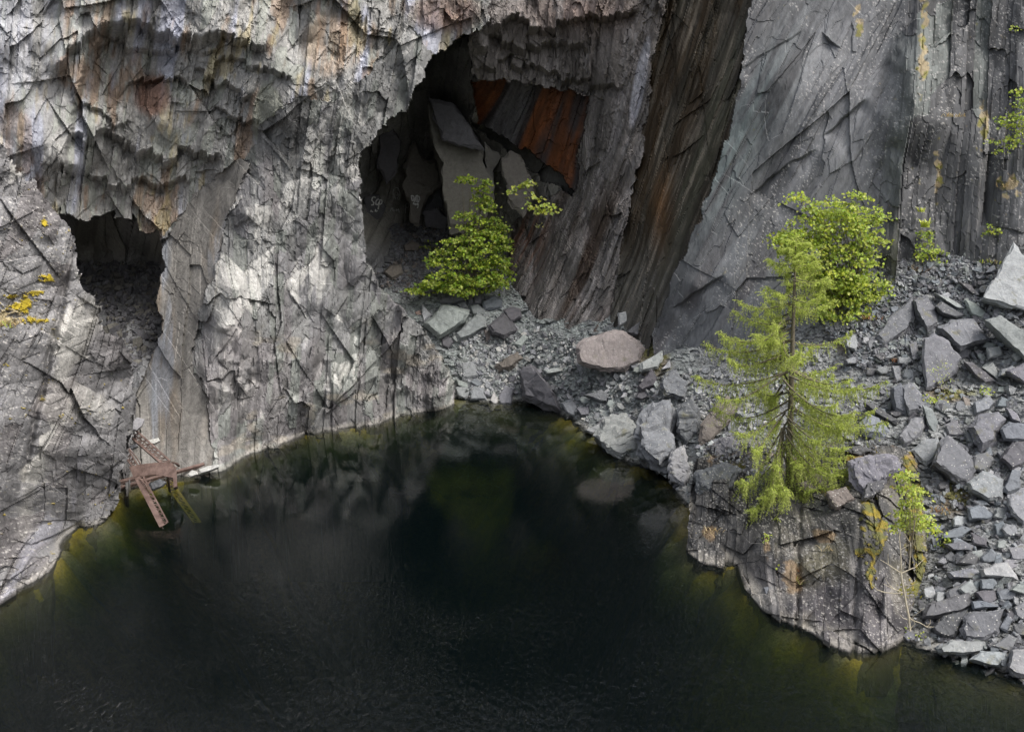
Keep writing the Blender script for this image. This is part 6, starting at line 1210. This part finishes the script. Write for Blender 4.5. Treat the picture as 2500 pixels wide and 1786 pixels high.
def bm_obj(name, bm, mat, parent, loc):
    bmesh.ops.recalc_face_normals(bm, faces=bm.faces); me = bpy.data.meshes.new(name)
    for v in bm.verts: v.co -= loc
    bm.to_mesh(me); bm.free(); return link(name, me, mat, parent)
def lattice(name, a0, a1, b0, b1, Y0, Y1, n, root, loc, mat, wa=.10, wb=.10):
    """girder: two flanges (photo pixels a0-a1 and b0-b1) laced with diagonal bars"""
    A0, A1 = atv(*zw(*a0), Y0), atv(*zw(*a1), Y1); B0, B1 = atv(*zw(*b0), Y0 + .12), atv(*zw(*b1), Y1 + .12)
    bm = bmesh.new(); up = Vector((0, -.5, .85)); bar(bm, A0, A1, wa, .05, up); bar(bm, B0, B1, wb, .05, up)
    for s_ in (A0, B0): pass
    dn = Vector((0, .02, -.09)); bar(bm, A0 + dn, A1 + dn, .03, .16, up)
    fl = bm_obj(name, bm, mat, root, loc); bm = bmesh.new()
    for i in range(n):
        t, t2 = i / n, (i + 1) / n; bar(bm, A0.lerp(A1, t), B0.lerp(B1, t2), .05, .03, up); bar(bm, B0.lerp(B1, t2), A0.lerp(A1, t2), .04, .03, up)
    bm_obj('lacing', bm, mat, fl, loc)
    return fl
def wreck():
    loc = atv(*zw(600, 740), 52.2); root = empty('crane_wreck', loc); tag(root, 'collapsed rusty brown lattice girders and plate lying in the pool edge below the small cave', 'wreck')
    lattice('girder', (325,300), (735,655), (375,205), (845,625), 53.6, 52.6, 9, root, loc, M_RUST, .12, .09)
    lattice('girder', (270,590), (400,760), (290,470), (450,740), 52.6, 52.3, 5, root, loc, M_RUST, .1, .08)
    lattice('girder', (405,840), (735,1480), (490,830), (810,1430), 51.6, 48.5, 11, root, loc, M_RUST, .26, .07)
    lattice('girder', (800,780), (835,1010), (880,780), (925,990), 53.4, 54.3, 4, root, loc, M_RUST, .08, .16)
    lattice('sunken_girder', (842,1010), (1150,1430), (930,995), (1240,1430), 54.6, 52.2, 8, root, loc, M_RUSTW, .08, .12)
    P = [(300,697),(520,657),(700,640),(830,632),(885,660),(908,700),(925,760),(935,960),(890,970),(880,845),(800,830),(740,815),(640,803),(500,815),(358,836)]
    bm = bmesh.new(); n = Vector((-.1, -.75, .65)).normalized(); pc = atv(*zw(600, 740), 52.0)
    f_ = [on_plane(*zw(*p), pc, n) for p in P]
    tp = [bm.verts.new(q + n * .02) for q in f_]; bt = [bm.verts.new(q - n * .02) for q in f_]; bm.faces.new(tp); bm.faces.new(bt[::-1])
    for i in range(len(P)): j = (i + 1) % len(P); bm.faces.new((tp[i], bt[i], bt[j], tp[j]))
    bmesh.ops.triangulate(bm, faces=bm.faces[:]); bm_obj('plate', bm, M_RUST, root, loc)
    for a, b, ya, yb, w_ in [((300,460),(470,700),52.6,52.2,.05), ((440,850),(560,1010),51.4,50.6,.05), ((760,850),(800,960),53.2,53.6,.05), ((350,260),(700,560),53.8,53.0,.04), ((870,640),(960,690),52.6,53.6,.12), ((520,960),(600,860),51.2,52.4,.06)]:
        bm = bmesh.new(); A_, B_ = atv(*zw(*a), ya), atv(*zw(*b), yb); M_ = A_.lerp(B_, .55) + Vector((.05, -.06, .07)); bar(bm, A_, M_, w_, w_ * .6); bar(bm, M_, B_, w_, w_ * .6); bm_obj('bent_bar', bm, M_RUST, root, loc)
    loc2 = atv(*zw(200, 980), 53.4); r2 = empty('rusty_beam', loc2); tag(r2, 'pair of long rusty beams lying behind the wreck along the shore', 'beam')
    for dy, w_ in ((-35, .2), (45, .16)):
        bm = bmesh.new(); bar(bm, atv(*zw(60, 965 + dy), 53.2), atv(*zw(1290 if dy > 0 else 980, 650 + dy * .35 if dy > 0 else 700), 56.4), w_, .16, Vector((0, -.5, .85))); bm_obj('beam', bm, M_RUST, r2, loc2)
    cl = lambda u, v: float(np.interp(v, [1010, 1090], [56.5, 54.8]))
    slab([zw(*p) for p in [(550,345),(690,315),(712,355),(640,400),(560,395)]], 'white splintered block behind the rusty girder', tint='white', surf=cl, cat='rock', thick=.4)
    slab([zw(*p) for p in [(350,90),(400,40),(498,70),(470,150),(400,215),(345,210)]], 'smooth pale slab wedged above the wreck beside the promontory', tint='pale', surf=lambda u, v: 53.6, cat='rock', thick=.4, rise=.06, inset=.9)
    slab([zw(*p) for p in [(300,420),(400,390),(420,430),(330,470)]], 'pale flaky stone behind the left end of the wreck', tint='pale', surf=lambda u, v: 53.9, cat='rock')
    slab([zw(*p) for p in [(1065,800),(1130,740),(1200,760),(1210,800),(1100,835)]], 'small white stone at the shore right of the wreck', tint='white', surf=lambda u, v: 54.8, cat='rock')
    slab([zw(*p) for p in [(1200,740),(1330,690),(1480,670),(1490,700),(1380,750),(1220,800)]], 'long white stone on the shore at the end of the rusty beams', tint='white', surf=lambda u, v: 55.9, cat='rock')
    slab([zw(*p) for p in [(560,930),(700,860),(800,900),(740,960),(600,1010)]], 'grey stone in the water under the rusty plate', tint='grey', surf=lambda u, v: 53.4, cat='rock')
wreck()

# ------------------------------------------------------------------ chalk and paint writing on the back wall of the large cave
m, n_, l_, b_ = new_mat("white_paint"); b_.inputs["Roughness"].default_value = .9
x_ = N(n_, "TexNoise", Scale=9.0, Detail=5.0); tc_ = N(n_, "TexCoord"); l_.new(tc_.outputs["Object"], x_.inputs["Vector"])
r_ = N(n_, "ValToRGB"); r_.color_ramp.elements[0].color = (.38, .38, .37, 1); r_.color_ramp.elements[1].color = (.75, .75, .73, 1); r_.color_ramp.elements[0].position = .35; r_.color_ramp.elements[1].position = .6; l_.new(x_.outputs[0], r_.inputs[0]); l_.new(r_.outputs[0], b_.inputs["Base Color"]); M_PAINT = m
bpy.context.view_layer.update(); DG = bpy.context.evaluated_depsgraph_get()
def zg(x, y): return (870 + x * .117, 430 + y * .117)
def graffiti(label, strokes, w_=.05):
    """strokes of paint laid on the rock where it was written"""
    chs = []; first = None
    for S_ in strokes:
        c = []; pts = []
        for (x0, y0), (x1, y1) in zip(S_[:-1], S_[1:]):
            k = max(2, int(math.hypot(x1 - x0, y1 - y0) / 14)); pts += [(x0 + (x1 - x0) * i / k, y0 + (y1 - y0) * i / k) for i in range(k)]
        pts.append(S_[-1])
        for p in pts:
            dv = (atv(*zg(*p), 50.0) - Vector(CAMP)).normalized(); ok, q, nn, _, ho, _ = SC.ray_cast(DG, Vector(CAMP), dv)
            if not ok: q = atv(*zg(*p), 84)
            q = q + (Vector(CAMP) - q).normalized() * .05; c.append((q, w_)); first = first or q
        chs.append(c)
    o = tubes('graffiti', [[(p - first, r) for p, r in c] for c in chs], M_PAINT, None, 5); o.location = first; tag(o, label, 'graffiti', 'writing on the cave wall')
def arc(cx, cy, rx, ry, a0, a1, n=10): return [(cx + rx * math.cos(R(a0 + (a1 - a0) * i / n)), cy + ry * math.sin(R(a0 + (a1 - a0) * i / n))) for i in range(n + 1)]
graffiti('white letters SGP sprayed on the cave wall', [[(400,450),(370,432),(335,450),(320,500),(345,530),(370,560),(355,595),(310,605)], [(470,480),(435,485),(405,540),(410,590),(440,600),(465,565),(462,545)], [(455,690),(470,600),(490,490)], [(480,500),(520,495),(540,530),(525,570),(480,595)]], .055)
graffiti('white word DAD sprayed on the pale rock of the cave wall', [[(1150,405),(1160,510)], [(1150,405),(1195,420),(1205,460),(1190,500),(1160,515)], [(1205,540),(1225,460),(1250,405),(1255,470),(1250,545)], [(1212,490),(1255,490)], [(1262,400),(1275,535)], [(1262,400),(1310,430),(1318,480),(1300,530),(1272,545)]], .06)
graffiti('small white scrawl under the word DAD', [[(1185,590),(1195,540),(1210,590)], [(1215,600),(1220,570),(1235,580),(1240,610)], [(1255,570),(1265,600),(1290,565)], [(1290,565),(1290,620),(1275,670)]], .05)
graffiti('faint chalk arch drawn around a figure on the cave wall', [[(770,470),(765,330),(790,265),(835,235),(880,260),(905,330),(908,440),(890,500)], [(800,470),(800,380),(830,320),(870,370),(890,400)], [(830,400),(860,390),(880,430),(850,460),(875,490)], [(815,420),(820,495)]], .028)
graffiti('chalk letters M + M low on the cave wall', [[(710,735),(725,650),(740,700),(760,655),(765,735)], [(775,715),(805,715)], [(790,695),(790,735)], [(830,735),(830,680),(850,720),(880,680),(897,760)]], .03)
graffiti('faint chalk loop with a long tail on the cave wall', [arc(1062, 610, 34, 48, 100, 440), [(1035,640),(1022,700),(1022,780)]], .03)
graffiti('white smudged marks under the letters SGP', [[(295,745),(310,710),(325,745),(350,740)], [(390,745),(400,690),(420,745),(440,715)]], .045)
graffiti('white scratched cross at the left side of the cave wall', [[(60,430),(70,510),(140,465)], [(75,500),(105,545)]], .035)
graffiti('faint chalk letters at the right of the cave wall', [[(1670,690),(1685,640),(1690,690)], [(1715,640),(1715,690)], [(1750,640),(1745,690)], arc(1785, 680, 18, 18, 300, 0, 8)], .02)
